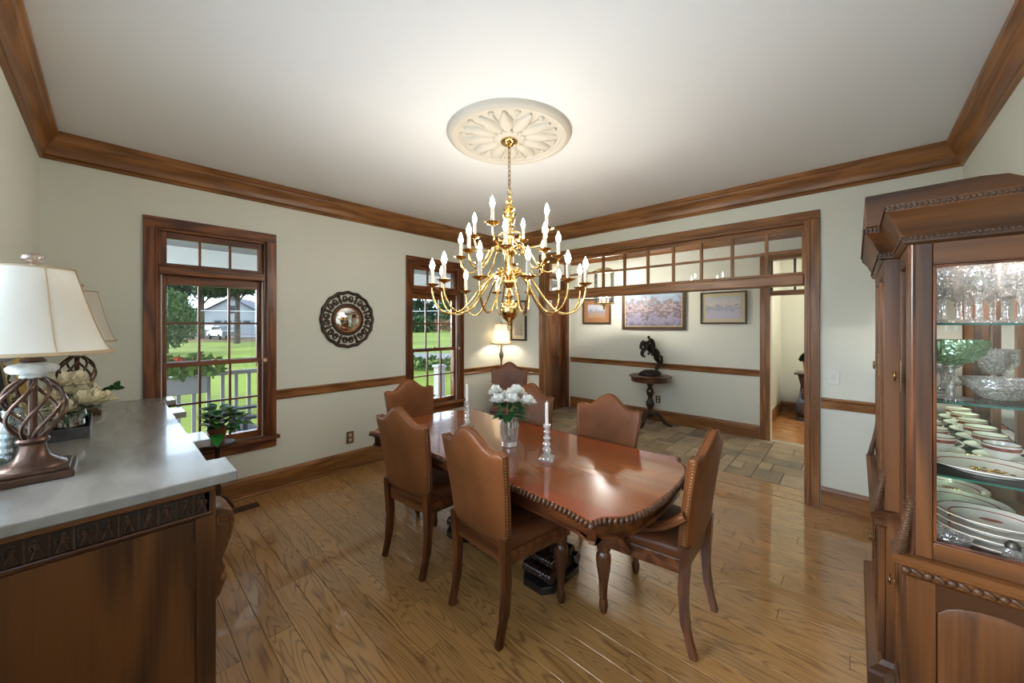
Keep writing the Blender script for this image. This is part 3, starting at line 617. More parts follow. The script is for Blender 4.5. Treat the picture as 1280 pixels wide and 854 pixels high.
# ------------------------------------------------------------------ chairs
def back_pt(u, v, side):
    a = abs(u); hw = .205 + .042 * v
    zt = .905 + (.092 * (cos(pi * min(a / .72, 1)) + 1) / 2) + (.010 * sin(pi * (a - .72) / .28) if a > .72 else 0)
    z = .462 + v * (zt - .462); yc = -.203 - .072 * max(0, (z - .46) / .53) ** 1.3 + .012 * u * u
    m = max(a, abs(2 * v - 1)); th = .0145 + .0145 * sqrt(max(0, 1 - m ** 7))
    r = 1 - .012 * (1 if m > .999 else 0)
    return (u * hw * r, yc + side * th, z)
def build_chair(name, label, arms, group):
    t = thing(name, label, 'chair', (0, 0, 0), 0, group)
    us = [sin(pi / 2 * (i / 9)) for i in range(-9, 10)]; vsn = [(1 - cos(pi * j / 14)) / 2 for j in range(15)]; nu, nv = len(us), len(vsn)
    vs = [back_pt(u, v, 1) for v in vsn for u in us] + [back_pt(u, v, -1) for v in vsn for u in us]; o = nu * nv; fs = []
    for j in range(nv - 1):
        for i in range(nu - 1): a = j * nu + i; fs += [(a, a + 1, a + nu + 1, a + nu), (o + a + nu, o + a + nu + 1, o + a + 1, o + a)]
    rim = [i for i in range(nu)] + [j * nu + nu - 1 for j in range(1, nv)] + [(nv - 1) * nu + i for i in range(nu - 2, -1, -1)] + [j * nu for j in range(nv - 2, 0, -1)]
    for a, b in zip(rim, rim[1:] + rim[:1]): fs.append((a, o + a, o + b, b))
    bk = MB().add(vs, fs).done('backrest', LEATHER, t, 50)
    edge = [(1, v) for v in [i / 24 for i in range(25)]] + [(u, 1) for u in [1 - i / 20 for i in range(1, 40)]] + [(-1, v) for v in [1 - i / 24 for i in range(25)]]
    for sd, rr in ((-1, .0042), (1, .0036)): MB().tube([Vector(back_pt(u, v, sd)) for u, v in edge], rr, 5).done('piping', LEATHER, bk, 60)
    mb = MB()
    for s in (-1, 1):
        for i in range(31):
            p = back_pt(s, i / 30, -1); mb.ball((p[0] + s * .001, p[1] + .008, p[2]), (.0045, .0045, .0045), 5, 3)
    mb.done('nailhead_trim', plain('nail_brass', (.5, .38, .2), .3, .9), bk, 60, kind='stuff')
    out = []
    for i in range(9): out.append((-.245 + .49 * i / 8, .225 + .022 * (1 - (2 * i / 8 - 1) ** 2)))
    out = [(-.205, -.205), (-.228, 0.02)] + out + [(.228, .02), (.205, -.205)]
    out = out[::-1]
    sc = lambda k: [(x * k, (y - .01) * k + .01) for x, y in out]
    MB().loft([ring(sc(.97), .365), ring(sc(1), .375), ring(sc(1), .425), ring(sc(.985), .432)]).done('seat_rail', CHAIRW('x'), t, 50)
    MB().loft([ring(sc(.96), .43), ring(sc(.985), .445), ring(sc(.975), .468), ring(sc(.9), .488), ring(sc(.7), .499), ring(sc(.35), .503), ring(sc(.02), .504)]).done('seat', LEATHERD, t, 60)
    for s in (-1, 1):
        MB().tube(smoothpath([(s * .196, -.206, .50), (s * .194, -.203, .40), (s * .192, -.196, .28), (s * .190, -.205, .14), (s * .187, -.238, .0)], 5), [.031] * 6 + [.03] * 5 + [.027] * 5 + [.022] * 5, 4, sq=(.95, .95)).done('leg', CHAIRW('z'), t, 40)
        MB().lathe([(.012, 0), (.017, .006), (.019, .02), (.023, .035), (.022, .06), (.015, .075), (.018, .085), (.018, .10), (.022, .15), (.032, .22), (.040, .28), (.038, .305), (.026, .322), (.036, .332), (.036, .372)], 16, (s * .205, .195, 0), flute=lambda a, z: 1 + (.06 * cos(8 * a + 40 * z) if .1 < z < .3 else 0)).done('front_leg', CHAIRW('z'), t, 40)
        if arms:
            MB().tube(smoothpath([(s * .245, -.215, .655), (s * .268, -.14, .600), (s * .282, -.04, .562), (s * .285, .07, .545), (s * .278, .15, .538), (s * .265, .185, .525)], 5), [.026] * 20 + [.028] * 6, 8, sq=(1.05, .72)).done('armrest', CHAIRW('y'), t, 50)
            MB().tube(smoothpath([(s * .279, .135, .54), (s * .282, .11, .50), (s * .268, .07, .45), (s * .243, .05, .40)], 5), .02, 8, sq=(.8, 1.1)).done('arm_support', CHAIRW('z'), t, 50)
    return t
G1 = 'leather dining chairs around the table'
c1 = build_chair('dining_chair', 'armless leather chair on the sideboard side of the table, beside the head armchair', False, G1); c1.location = (-1.385, 1.468, 0); c1.rotation_euler = (0, 0, radians(-3.5))
index_tree(c1)
copy_thing(c1, (-2.075, 1.462, 0), radians(5), 'armless leather chair on the sideboard side of the table, nearer the windows', None, G1)
copy_thing(c1, (-1.30, 2.165, 0), pi, 'armless leather chair facing the sideboard, nearer the head armchair by the cabinet', None, G1)
copy_thing(c1, (-2.03, 2.165, 0), pi, 'armless leather chair facing the sideboard, behind the white roses', None, G1)
a1_ = build_chair('dining_armchair', 'leather armchair at the table end facing the windows', True, G1); a1_.location = (-.775, 1.955, 0); a1_.rotation_euler = (0, 0, pi / 2 + radians(1.5))
index_tree(a1_)
copy_thing(a1_, (-2.745, 1.86, 0), -pi / 2, 'leather armchair at the table end with its back to the window wall', None, G1)
copy_thing(c1, (-3.22, 3.43, 0), radians(-137), 'spare leather chair standing alone in the room corner under the lamp', None, None)

# ------------------------------------------------------------------ ceiling medallion and chandelier
CX, CY = -1.69, 1.80
md = thing('ceiling_medallion', 'cream plaster ceiling medallion with long petals above the chandelier', 'medallion', (CX, CY, H))
MB().lathe([(.0, -.012), (.33, -.012), (.335, -.022), (.352, -.024), (.36, -.034), (.375, -.036), (.385, -.03), (.395, -.026), (.405, -.014), (.412, -.001), (.0, -.001)], 72).done('rim', PLASTER, md, 35)
for i in range(12):
    a = 2 * pi * i / 12 + .13; rings_ = []
    for k in range(9):
        t = k / 8; r = .105 + .205 * t; wd = .010 + .038 * sin(pi * min(1, (t * .93 + .07)) ** .8) ; hgt = .012 + .020 * sin(pi * (.15 + .75 * t))
        row = []
        for q in range(7):
            s = -1 + 2 * q / 6; zz = -.011 - hgt * (1 - s * s * .75) * (1 if abs(s) < .99 else .15) + (.006 if q == 3 else 0); row.append((r, s * wd, zz))
        row += [(r, wd, -.010), (r, -wd, -.010)]
        rings_.append([(x * cos(a) - y * sin(a), x * sin(a) + y * cos(a), z) for x, y, z in row])
    MB().loft(rings_).done('petal', PLASTER, md, 60)
    b = a + pi / 12; MB().ball((.305 * cos(b), .305 * sin(b), -.014), (.02, .02, .014), 8, 5).tube([(.13 * cos(b), .13 * sin(b), -.016), (.29 * cos(b), .29 * sin(b), -.016)], .007, 6).done('bud', PLASTER, md, 60)
mb = MB(); 
for i in range(16): a = 2 * pi * i / 16; mb.ball((.092 * cos(a), .092 * sin(a), -.02), (.02, .02, .016), 8, 5)
mb.lathe([(.085, -.012), (.085, -.03), (.06, -.036), (0, -.036)], 32).done('boss', PLASTER, md, 50)
ch = thing('chandelier', 'three-tier polished brass chandelier with candle bulbs over the table', 'chandelier', (CX, CY, 1.5))
MB().lathe([(.0, 1.2215), (.055, 1.2215), (.058, 1.21), (.05, 1.20), (.03, 1.19), (.012, 1.18), (.008, 1.165), (0, 1.165)], 28).done('canopy', BRASS, ch, 40)
chn = MB(); nl = 9; z0 = .90; dz = (1.17 - z0) / nl
for i in range(nl):
    zc = z0 + dz * (i + .5); P = []
    for k in range(12): a = 2 * pi * k / 12; P.append((.0085 * cos(a) * (i % 2), .0085 * cos(a) * (1 - i % 2), zc + dz * .68 * sin(a)))
    chn.tube(P, .0026, 5, True)
chn.done('chain', ABRASS, ch, 60)
MB().tube([(.018 * cos(2 * pi * k / 16), 0, .885 + .02 * sin(2 * pi * k / 16)) for k in range(16)], .0035, 6, True).done('loop', BRASS, ch, 60)
MB().lathe([(0, .868), (0.00976, .862), (0.01464, .85), (0.00854, .838), (0.02196, .826), (0.0244, .815), (0.01464, .802), (0.01952, .79), (0.0366, .778), (0.03904, .765), (0.0244, .752), (0.03172, .742), (0.04514, .73), (0.04392, .71), (0.0366, .685), (0.02928, .66), (0.03172, .65), (0.02074, .64), (0.02562, .62), (0.03416, .60), (0.02684, .57), (0.02196, .53), (0.0366, .51), (0.0488, .495), (0.04392, .47), (0.02684, .455), (0.02196, .42), (0.02684, .38), (0.02074, .35), (0.0244, .31), (0.04148, .295), (0.04636, .275), (0.03172, .255), (0.01952, .24), (0.02196, .20), (0.02928, .188), (0.01708, .175), (0.01464, .165), (0.0244, .158)], 28).done('stem', BRASS, ch, 40)
MB().lathe([(.012, .168), (.03, .158), (.05, .14), (.062, .112), (.064, .092), (.056, .064), (.04, .042), (.022, .024), (.012, .014), (.014, .006), (.008, -.002), (0, -.006)], 32).done('globe', BRASS, ch, 50)
MB().tube([(.016 * cos(2 * pi * k / 14), 0, -.02 + .016 * sin(2 * pi * k / 14)) for k in range(14)], .0028, 6, True).done('pull_ring', BRASS, ch, 60)
BULB = plain('lit_candle_bulb', (1, .95, .85), .3, emit=(1, .92, .80), estr=BULB_E * .75)
CANDLE = plain('candle_sleeve', (.5, .46, .40), .5)
tiers = [(4, .26, .60, .3534, [(.02, .60), (.04, .615), (.075, .60), (.07, .565), (.045, .56), (.06, .52), (.11, .505), (.17, .50), (.22, .51), (.252, .545), (.26, .598)]),
         (8, .325, .44, .6872, [(.03, .47), (.05, .50), (.085, .515), (.13, .49), (.17, .42), (.21, .365), (.255, .345), (.295, .36), (.32, .40), (.325, .438)]),
         (12, .50, .245, .432, [(.025, .27), (.05, .315), (.09, .335), (.135, .315), (.185, .25), (.245, .165), (.31, .095), (.375, .07), (.435, .085), (.48, .135), (.50, .20), (.50, .243)])]
for n, R_, zc, off, prof in tiers:
    PT = [Vector((r, 0, z)) for r, z in prof]; path = smoothpath(PT, 5)
    arm0 = None
    for i in range(n):
        a = off + 2 * pi * i / n
        if arm0 is None:
            arm0 = MB().tube(path, .0062, 8).ball((prof[3][0], 0, prof[3][1]), .011, 8, 5).done('arm', BRASS, ch, 60)
            MB().lathe([(.006, zc - .012), (.01, zc - .004), (.026, zc), (.042, zc + .009), (.046, zc + .013), (.024, zc + .009), (.013, zc + .012), (.013, zc + .02), (.0, zc + .02)], 20, (R_, 0, 0)).done('drip_pan', BRASS, arm0, 50)
            MB().lathe([(.012, zc + .02), (.012, zc + .098), (.006, zc + .10), (0, zc + .10)], 12, (R_, 0, 0)).done('candle', CANDLE, arm0, 50)
            MB().lathe([(.005, zc + .10), (.013, zc + .112), (.0165, zc + .128), (.012, zc + .148), (.004, zc + .168), (0, zc + .176)], 8, (R_, 0, 0)).done('bulb', BULB, arm0, 60)
            arm0.rotation_euler = (0, 0, a); AK = kids(arm0)
        else:
            c = arm0.copy(); COL.objects.link(c); c.rotation_euler = (0, 0, a)
            for k_ in AK: d = k_.copy(); COL.objects.link(d); d.parent = c
    # small hanging scroll ornaments between the arms of the upper tiers
sc_ = None
for i in range(8):
    a = .2 + 2 * pi * i / 8
    if sc_ is None:
        P = [Vector((.03 + .028 * (1 - k / 26) * cos(k * .55 + 2.6) + .03, 0, .155 + .20 + .028 * (1 - k / 26) * sin(k * .55 + 2.6))) for k in range(22)]
        sc_ = MB().tube(P, .004, 6).ball((.06, 0, .355), .008, 6, 4).done('scroll', BRASS, ch, 60); sc_.rotation_euler = (0, 0, a)
    else: c = sc_.copy(); COL.objects.link(c); c.rotation_euler = (0, 0, a)
# ------------------------------------------------------------------ sideboard
SB = wthing('sideboard', 'marble-topped mahogany sideboard with carved frieze along the near wall', 'sideboard', (-2.735, 0, 0))
def marble():
    m, nt, b = nodemat('grey_marble'); L = nt.links; tc = nt.nodes.new('ShaderNodeTexCoord'); mp = nt.nodes.new('ShaderNodeMapping'); mp.inputs['Scale'].default_value = (1.2, 5, 3); L.new(tc.outputs['Object'], mp.inputs[0])
    n = nt.nodes.new('ShaderNodeTexNoise'); n.inputs['Scale'].default_value = 2.2; n.inputs['Detail'].default_value = 8; n.inputs['Distortion'].default_value = 1.2; L.new(mp.outputs[0], n.inputs['Vector'])
    r = nt.nodes.new('ShaderNodeValToRGB'); e = r.color_ramp.elements; e[0].position = .3; e[0].color = (.205, .197, .177, 1); e[1].position = .7; e[1].color = (.285, .278, .26, 1); L.new(n.outputs['Fac'], r.inputs[0]); L.new(r.outputs[0], b.inputs['Base Color'])
    b.inputs['Roughness'].default_value = .22; b.inputs['Coat Weight'].default_value = .2; return m
MARB = marble()
BL = [(-1.893, -1.682), (-2.43, -2.24), (-3.24, -3.05), (-3.793, -3.585)]
ct = [(-1.682, -.306)]
for a, b in BL: ct += [(b, .261 if b > -1.69 and False else (.322 if b != -1.682 else .322)), (a, .322), (a, .261)] if b == -1.682 else [(b, .261), (b, .322), (a, .322), (a, .261)]
ct = [p for p in ct if p != (-3.793, .261)] + [(-3.793, -.306)]
MB().prism(ct, .924, .96).done('marble_top', MARB, SB, 0, .005)
bx('body', CABW('y'), SB, -3.765, -1.718, -.30, .232, .08, .9, .003)
bx('plinth', CABW('x'), SB, -3.785, -1.70, -.302, .25, 0, .085, .006)
bx('cornice_moulding', CABW('y'), SB, -3.78, -1.70, -.303, .262, .9, .924, .006)
bx('frieze_moulding', MAHOG('y'), SB, -3.772, -1.706, -.302, .25, .812, .828, .005)
REL = plain('carved_relief', (.05, .024, .013), .4, var=.5, vscale=60); RELB = plain('relief_ground', (.022, .013, .009), .6)
fp0 = None; fgm = None
for i in range(12):
    y = -.278 + .0455 * i
    p = bx('frieze_panel', RELB, SB, -1.718, -1.7125, y - .02, y + .02, .831, .897)
    bx('divider', REL, SB, -1.718, -1.708, y + .0203, y + .0252, .829, .899)
    mbf = MB(); Y = lambda k: y + k; X = -1.7105; sw = (-1) ** i * .004
    mbf.ball((X, Y(sw), .886), (.003, .0055, .006), 6, 4).tube([(X, Y(sw), .880), (X, Y(0), .858)], [.0075, .006], 6, sq=(.5, 1), up=(0, 1, 0))
    for s in (-1, 1): mbf.tube([(X, Y(s * .002), .858), (X, Y(s * .008), .846), (X, Y(s * .011), .833)], [.005, .004, .0035], 5); mbf.tube([(X, Y(s * .006), .876), (X, Y(s * .013), .868), (X, Y(s * .010), .858)], .003, 5)
    mbf.done('figure', REL, p, 60)
bx('side_panel', CABW('z'), SB, -1.718, -1.713, -.29, .20, .10, .808, .002); bx('front_stile', CABW('z'), SB, -1.76, -1.712, .205, .262, .085, .812, .003)
CO = [(.225, .825), (.27, .828), (.296, .82), (.313, .80), (.319, .765), (.313, .725), (.299, .68), (.286, .645), (.280, .62), (.290, .605), (.288, .575), (.294, .555), (.284, .53), (.276, .505), (.262, .492), (.225, .492)]
for j, (a, b) in enumerate(BL):
    xc = (a + b) / 2; pl = bx('pilaster', CABW('z'), SB, xc - .075, xc + .075, .225, .262, .085, .9, .004)
    cb = MB().prism(CO[::-1], xc - .07, xc + .07, 'x').done('corbel', CABW('z'), pl, 40, .006)
    xx = xc + .07
    P = [(xx, .286 + .026 * (1 - k / 40) * cos(-k * .34 + 1.2), .785 + .026 * (1 - k / 40) * sin(-k * .34 + 1.2)) for k in range(34)] 
    MB().tube(P[::-1] + [(xx, .309, .75), (xx, .30, .715), (xx, .287, .67), (xx, .275, .63)], .0045, 6).done('scroll_carving', CABW('z'), cb, 60)
    mbq = MB()
    for q in range(7): mbq.ball((xc + .065 * (q / 3 - 1), .284, .548 + .02 * cos(q * 2.2)), (.016, .012, .018), 7, 5)
    mbq.done('leaf_carving', CABW('z'), cb, 60)
for a, b in ((-2.24, -1.893), (-3.05, -2.43), (-3.585, -3.24)):
    d = bx('door', CABW('z'), SB, a + .02, b - .02, .232, .25, .11, .80, .004); bx('door_panel', MAHOG('z'), d, a + .08, b - .08, .25, .258, .18, .73, .006)
    MB().ball((a + .05, .268, .48), .014).lathe([(.006, 0), (.006, .016)], 8, (a + .05, .25, .48), axis='y').done('knob', ABRASS, d)

# ------------------------------------------------------------------ table lamps on the sideboard
SHADE = shade_cloth('lampshade_linen', (.86, .83, .76), .45); SHTRIM = plain('shade_trim', (.45, .33, .2), .7)
RESIN = plain('weathered_white', (.55, .55, .53), .5, var=.3, vscale=30); LBR = plain('oil_bronze', (.10, .055, .038), .28, .6, var=.25, vscale=20)
def bulb_mat(e): return plain('lamp_bulb_%d' % e, (1, .95, .85), .4, emit=(1, .86, .66), estr=e)
L1 = thing('cage_table_lamp', 'twisted bronze cage table lamp beside the ribbed glass vase', 'lamp', (-2.14, -.186, .96), radians(0), 'cage lamps on the sideboard')
b_ = MB(); b_.prism([(-.1, -.1), (.1, -.1), (.1, .1), (-.1, .1)], 0, .026); b_.prism([(-.088, -.088), (.088, -.088), (.088, .088), (-.088, .088)], .026, .038); b_.done('base', LBR, L1, 0, .004)
MB().lathe([(.08, .036), (.078, .046), (.06, .056), (.042, .072), (.033, .095), (.03, .118), (.036, .124), (.04, .132), (.036, .14), (0, .14)], 28).done('bell', LBR, L1, 50)
MB().tube([(0, 0, .14), (0, 0, .36)], .011, 10).done('stem', LBR, L1)
for k in range(8):
    P = []
    for i in range(15): t = i / 14; a = 2 * pi * k / 8 + 1.9 * t; r = .022 + .056 * sin(pi * t ** 1.15) ** .85 if 0 < t < 1 else .022; P.append((r * cos(a), r * sin(a), .138 + .215 * t))
    MB().tube(P, .0058, 6).done('cage_bar', LBR, L1, 60)
MB().lathe([(.026, .35), (.032, .356), (.028, .364), (.05, .368), (.06, .378), (.062, .388), (.055, .398), (.035, .403), (.026, .408)], 28).done('disc', RESIN, L1, 50)
MB().lathe([(.026, .406), (.033, .412), (.026, .418), (.022, .43), (.028, .436), (.02, .442), (.018, .47), (0, .47)], 20).done('neck', LBR, L1, 50)
def bell_shade(root, z0, z1, r0, r1, seams, name='shade', mat=None):
    prof = []
    for i in range(11): t = i / 10; prof.append((r0 + (r1 - r0) * (t ** .72), z0 + (z1 - z0) * t))
    inner = [(r - .0025, z) for r, z in prof]
    s = MB().lathe(prof + inner[::-1] + [prof[0]], 40, flute=None).done(name, mat or SHADE, root, 60)
    for (r, z), w in ((prof[0], 1), (prof[-1], -1)): MB().lathe([(r + .001, z), (r + .0035, z + .001 * w), (r + .0025 - .004, z + .012 * w), (r - .003, z + .012 * w), (r - .003, z), (r + .001, z)], 40).done('shade_trim', SHTRIM, s, 60)
    for k in range(seams): a = 2 * pi * k / seams + .35; MB().tube([((r + .001) * cos(a), (r + .001) * sin(a), z) for r, z in prof], .0022, 5).done('seam', SHTRIM, s, 60)
    return s
bell_shade(L1, .435, .742, .196, .098, 6)
MB().lathe([(.02, .55), (.028, .57), (.03, .60), (.022, .63), (0, .645)], 12).done('bulb', plain('unlit_bulb', (.8, .8, .78), .3), L1, 60); MB().tube([(0, 0, .47), (0, 0, .55)], .012, 8).done('socket', BRASS, L1)
mbh = MB()
for s in (-1, 1): mbh.tube(smoothpath([(0, s * .02, .46), (0, s * .055, .56), (0, s * .05, .66), (0, 0, .738)], 5), .0025, 5)
for k in range(3): a = 2 * pi * k / 3; mbh.tube([(0, 0, .738), (.096 * cos(a), .096 * sin(a), .738)], .002, 5)
mbh.done('harp', BRASS, L1, 60)
MB().lathe([(.006, .738), (.008, .752), (.004, .756), (.02, .762), (.028, .772), (.027, .782), (.015, .79), (0, .792)], 20).done('finial', crystal('amber_ball', (.9, .8, .78), .2), L1, 60)
index_tree(L1)
L2 = copy_thing(L1, (-3.42, -.135, .96), 0, 'twisted bronze cage table lamp by the room corner, behind the cream roses', None, 'cage lamps on the sideboard')
for c in kids(L2):
    if c.name.startswith('shade'): c.scale = (1, .84, 1)      # oval shade, shallower towards the wall
# leaning mirror, ribbed vase
lm = wthing('leaning_mirror', 'narrow mirror in a gilt and black frame leaning behind the lamp', 'mirror', (-2.62, -.30, .96))
M_ = Matrix.Translation((-2.62, -.236, .9605)) @ Matrix.Rotation(radians(7), 4, 'X')
def mbM(): q = MB(); q.M = M_; return q
for b in ((-.24, -.21, -.02, 0, 0, .42), (.21, .24, -.02, 0, 0, .42), (-.21, .21, -.02, 0, 0, .03), (-.21, .21, -.02, 0, .39, .42)): mbM().box(*b).done('frame', plain('mirror_frame_black', (.02, .02, .022), .35), lm, 0, .003)
for b in ((-.212, -.2, -.012, .004, .02, .40), (.2, .212, -.012, .004, .02, .40)): mbM().box(*b).done('gilt_edge', GOLD, lm, 0)
mbM().box(-.2, .2, -.014, -.008, .03, .39).done('glass', MIRROR, lm, 0)
rv = thing('ribbed_vase', 'clear ribbed glass vase in front of the leaning mirror', 'vase', (-2.312, -.25, .96))
prof = [(.030, 0)] + [(.034 + .013 * sin(pi * (i / 14)) + (.004 if i % 2 else 0), .006 + i * .0135) for i in range(15)] + [(.03, .21), (.034, .225), (.026, .222), (.024, .20), (.03, .1), (.026, .012), (0, .012)]
MB().lathe(prof, 20).done('body', crystal('grey_glass', (.75, .8, .8), .3), rv, 20)
# tray with mercury glass jars and cream flowers
tr = wthing('metal_tray', 'shallow dark metal tray holding glass jars on the sideboard', 'tray', (-2.87, -.13, .96))
TRM = plain('pewter', (.10, .10, .11), .32, .7, var=.3, vscale=40)
bx('bottom', TRM, tr, -3.06, -2.69, -.20, -.065, .9605, .966)
for b in ((-3.06, -2.69, -.20, -.196, .966, 1.015), (-3.06, -2.69, -.069, -.065, .966, 1.015), (-2.694, -2.69, -.196, -.069, .966, 1.015), (-3.06, -3.056, -.196, -.069, .966, 1.015)): bx('side', TRM, tr, *b)
MERC = crystal('mercury_glass', (.82, .82, .8), .25)
def petals(mb, c, r, seed, layers=((.98, .35, 8), (.8, .75, 7), (.55, 1.1, 6), (.3, 1.35, 4))):
    rr = random.Random(seed); c = Vector(c)
    for (k, tilt, n) in layers:
        for i in range(n):
            a = 2 * pi * i / n + rr.uniform(0, .6); d = Vector((cos(a), sin(a), 0)); s = Vector((-sin(a), cos(a), 0)); rows = []
            for u in range(4):
                t = u / 3; ang = tilt + .9 * (t - .4); p = c + d * r * k * (t * cos(tilt * .8) * .9 + .08) + Vector((0, 0, r * (t * sin(tilt * .8) * .95 + .12 * tilt - .12 * t * t * (1.2 - tilt)))); w = r * (.25 + .5 * sin(pi * (.15 + .62 * t))) * (.6 + .4 * k)
                rows.append([p - s * w + Vector((0, 0, r * .1)), p - s * w * .5, p + s * w * .5, p + s * w + Vector((0, 0, r * .1))])
            mb.loft(rows, closed=False, caps=False)
    mb.ball(c + Vector((0, 0, r * .25)), r * .32, 7, 5); return mb
def leaf(mb, p, d, l, w, up=(0, 0, 1), bend=.25):
    p = Vector(p); d = Vector(d).normalized(); s = d.cross(Vector(up)); s = s.normalized() if s.length > .01 else Vector((1, 0, 0)); n = s.cross(d); rows = []
    for t, k in ((0, .08), (.25, .8), (.5, 1), (.78, .62), (1, .03)): c = p + d * l * t - Vector((0, 0, 1)) * bend * l * t * t; rows.append([c - s * w * k + n * w * .25 * k, c, c + s * w * k + n * w * .25 * k])
    mb.loft(rows, closed=False, caps=False); return mb
CREAM = plain('cream_petals', (.82, .76, .58), .55, var=.12, vscale=9); WPET = plain('white_petals', (.86, .84, .78), .5, var=.06, vscale=9)
GL2 = plain('glossy_leaf', (.022, .105, .03), .5, spec=.3, var=.4, vscale=20)
def bouquet(name, label, loc, jar, blooms, r, petalm, leaves, seed, spread):
    t = thing(name, label, 'flowers', loc); jar(t); rr = random.Random(seed)
    st = MB()
    for i, (x, y, z) in enumerate(blooms):
        petals(MB(), (x, y, z), r * rr.uniform(.85, 1.12), seed + i).done('blossom', petalm, t, 60); st.tube([(x * .2, y * .2, .03), (x * .45, y * .45, z * .6), (x, y, z)], .003, 5)
    st.done('stems', LEAF, t)
    for i in range(leaves):
        a = rr.uniform(0, 6.28); z = rr.uniform(.55, .95) * blooms[0][2]; d = (cos(a), sin(a), rr.uniform(-.1, .5)); leaf(MB(), (cos(a) * spread * .2, sin(a) * spread * .2, z), d, spread * rr.uniform(.55, .95), spread * .2).done('leaf', GL2, t, 60)
    return t
def merc_jar(t): MB().lathe([(.04, 0), (.048, .01), (.05, .06), (.046, .085), (.05, .095), (.052, .10), (.047, .10), (.042, .085), (.045, .06), (.042, .015), (0, .012)], 24, flute=lambda a, z: 1 + .02 * cos(12 * a)).done('jar', MERC, t, 40)
bouquet('flower_jar', 'full cream flowers in a glass jar, at the cage lamp end of the tray', (-2.752, -.132, .967), merc_jar, [(0.03, .02, .20), (.085, .06, .155), (-.03, .055, .175), (.05, -.06, .165), (-.03, -.04, .19), (.115, -.015, .13), (.02, .105, .145), (.01, .01, .235)], .066, CREAM, 9, 3, .12)
t2 = bouquet('flower_jar', 'cream flowers with a leafy green sprig, at the room-corner end of the tray', (-3.0, -.132, .967), merc_jar, [(-.02, .02, .21), (.02, .05, .16), (-.06, .05, .16), (-.02, -.05, .18), (-.07, -.03, .16)], .048, CREAM, 8, 33, .12)
mb = MB(); mb.tube([(0, 0, .05), (-.04, .08, .15), (-.10, .15, .165)], .003, 5); mb.done('sprig_stem', LEAF, t2)
rr = random.Random(4)
for i in range(11):
    t = .35 + .065 * i; p = (-.10 * t, .15 * t, .10 + .10 * t ** .5 - .03 * t); leaf(MB(), p, (.2 + rr.uniform(-.9, .7), .7 + rr.uniform(-.5, .5), rr.uniform(.1, .9)), .06, .016, up=(.8, -.3, .5)).done('sprig_leaf', GL2, t2, 60)
# ------------------------------------------------------------------ china cabinet
CB = wthing('china_cabinet', 'tall mahogany breakfront china cabinet with glazed sides on the right wall', 'cabinet', (.33, 2.62, 0))
XW, XC, XK = .125, .08, .52; Y1, Y2, Y3, Y4 = 1.81, 2.17, 3.05, 3.41
def rectloft(x0, y0, y1, prof, e0=1, e1=1):
    return [[(x0 - o, y0 - o * e0, z), (XK, y0 - o * e0, z), (XK, y1 + o * e1, z), (x0 - o, y1 + o * e1, z)] for o, z in prof]
PLP = [(.045, 0), (.045, .07), (.040, .082), (.026, .091), (.012, .098), (0, .115)]
WST = [(0, .66), (.012, .668), (.02, .676), (.02, .70), (.034, .708), (.036, .722), (.02, .732), (0, .735)]
CRN = [(0, 1.765), (.01, 1.772), (.013, 1.79), (.01, 1.80), (.016, 1.81), (.03, 1.845), (.045, 1.868), (.052, 1.875), (.054, 1.895), (.045, 1.90)]
for nm, prof in (('plinth', PLP), ('waist_moulding', WST), ('cornice', CRN)):
    MB().loft(rectloft(XW, Y1, Y2, prof, 1, 0)).done(nm, CABW('x'), CB, 20); MB().loft(rectloft(XC, Y2, Y3, prof)).done(nm, CABW('y'), CB, 20); MB().loft(rectloft(XW, Y3, Y4, prof, 0, 1)).done(nm, CABW('x'), CB, 20)
CAPP = [(XC - .052, 1.90), (XC - .052, 2.028), (.33, 2.034), (.39, 2.028), (.43, 2.005), (.455, 1.965), (.462, 1.90)]
MB().prism(CAPP[::-1], Y2 - .052, Y3 + .052, 'y').done('pediment', CABW('x'), CB, 20, .004)
bx('base_body', CABW('z'), CB, XW + .012, XK, Y1 + .012, Y2, .09, .67); bx('base_body', CABW('z'), CB, XC + .012, XK, Y2, Y3, .09, .67); bx('base_body', CABW('z'), CB, XW + .012, XK, Y3, Y4 - .012, .09, .67)
# near side of the base: frame and arched raised panel
for b in ((XW, .19, .105, .662), (.455, XK, .105, .662), (.19, .455, .105, .17)): bx('base_frame', CABW('z'), CB, b[0], b[1], Y1, Y1 + .012, b[2], b[3], .002)
AR = [(.19, .57), (.21, .592), (.24, .607), (.28, .617), (.3225, .62), (.365, .617), (.405, .607), (.435, .592), (.455, .57)]
MB().prism(AR + [(.455, .662), (.19, .662)], Y1, Y1 + .012, 'y').done('base_frame', CABW('x'), CB, 0)
k_ = lambda s: [(.3225 + (x - .3225) * s, .395 + (z - .395) * s) for x, z in [(.19, .17)] + AR + [(.455, .17)]]
MB().loft([[(x, Y1 + .012, z) for x, z in k_(.985)], [(x, Y1 + .008, z) for x, z in k_(.96)], [(x, Y1 + .002, z) for x, z in k_(.86)]]).done('raised_panel', CABW('z'), CB, 20)
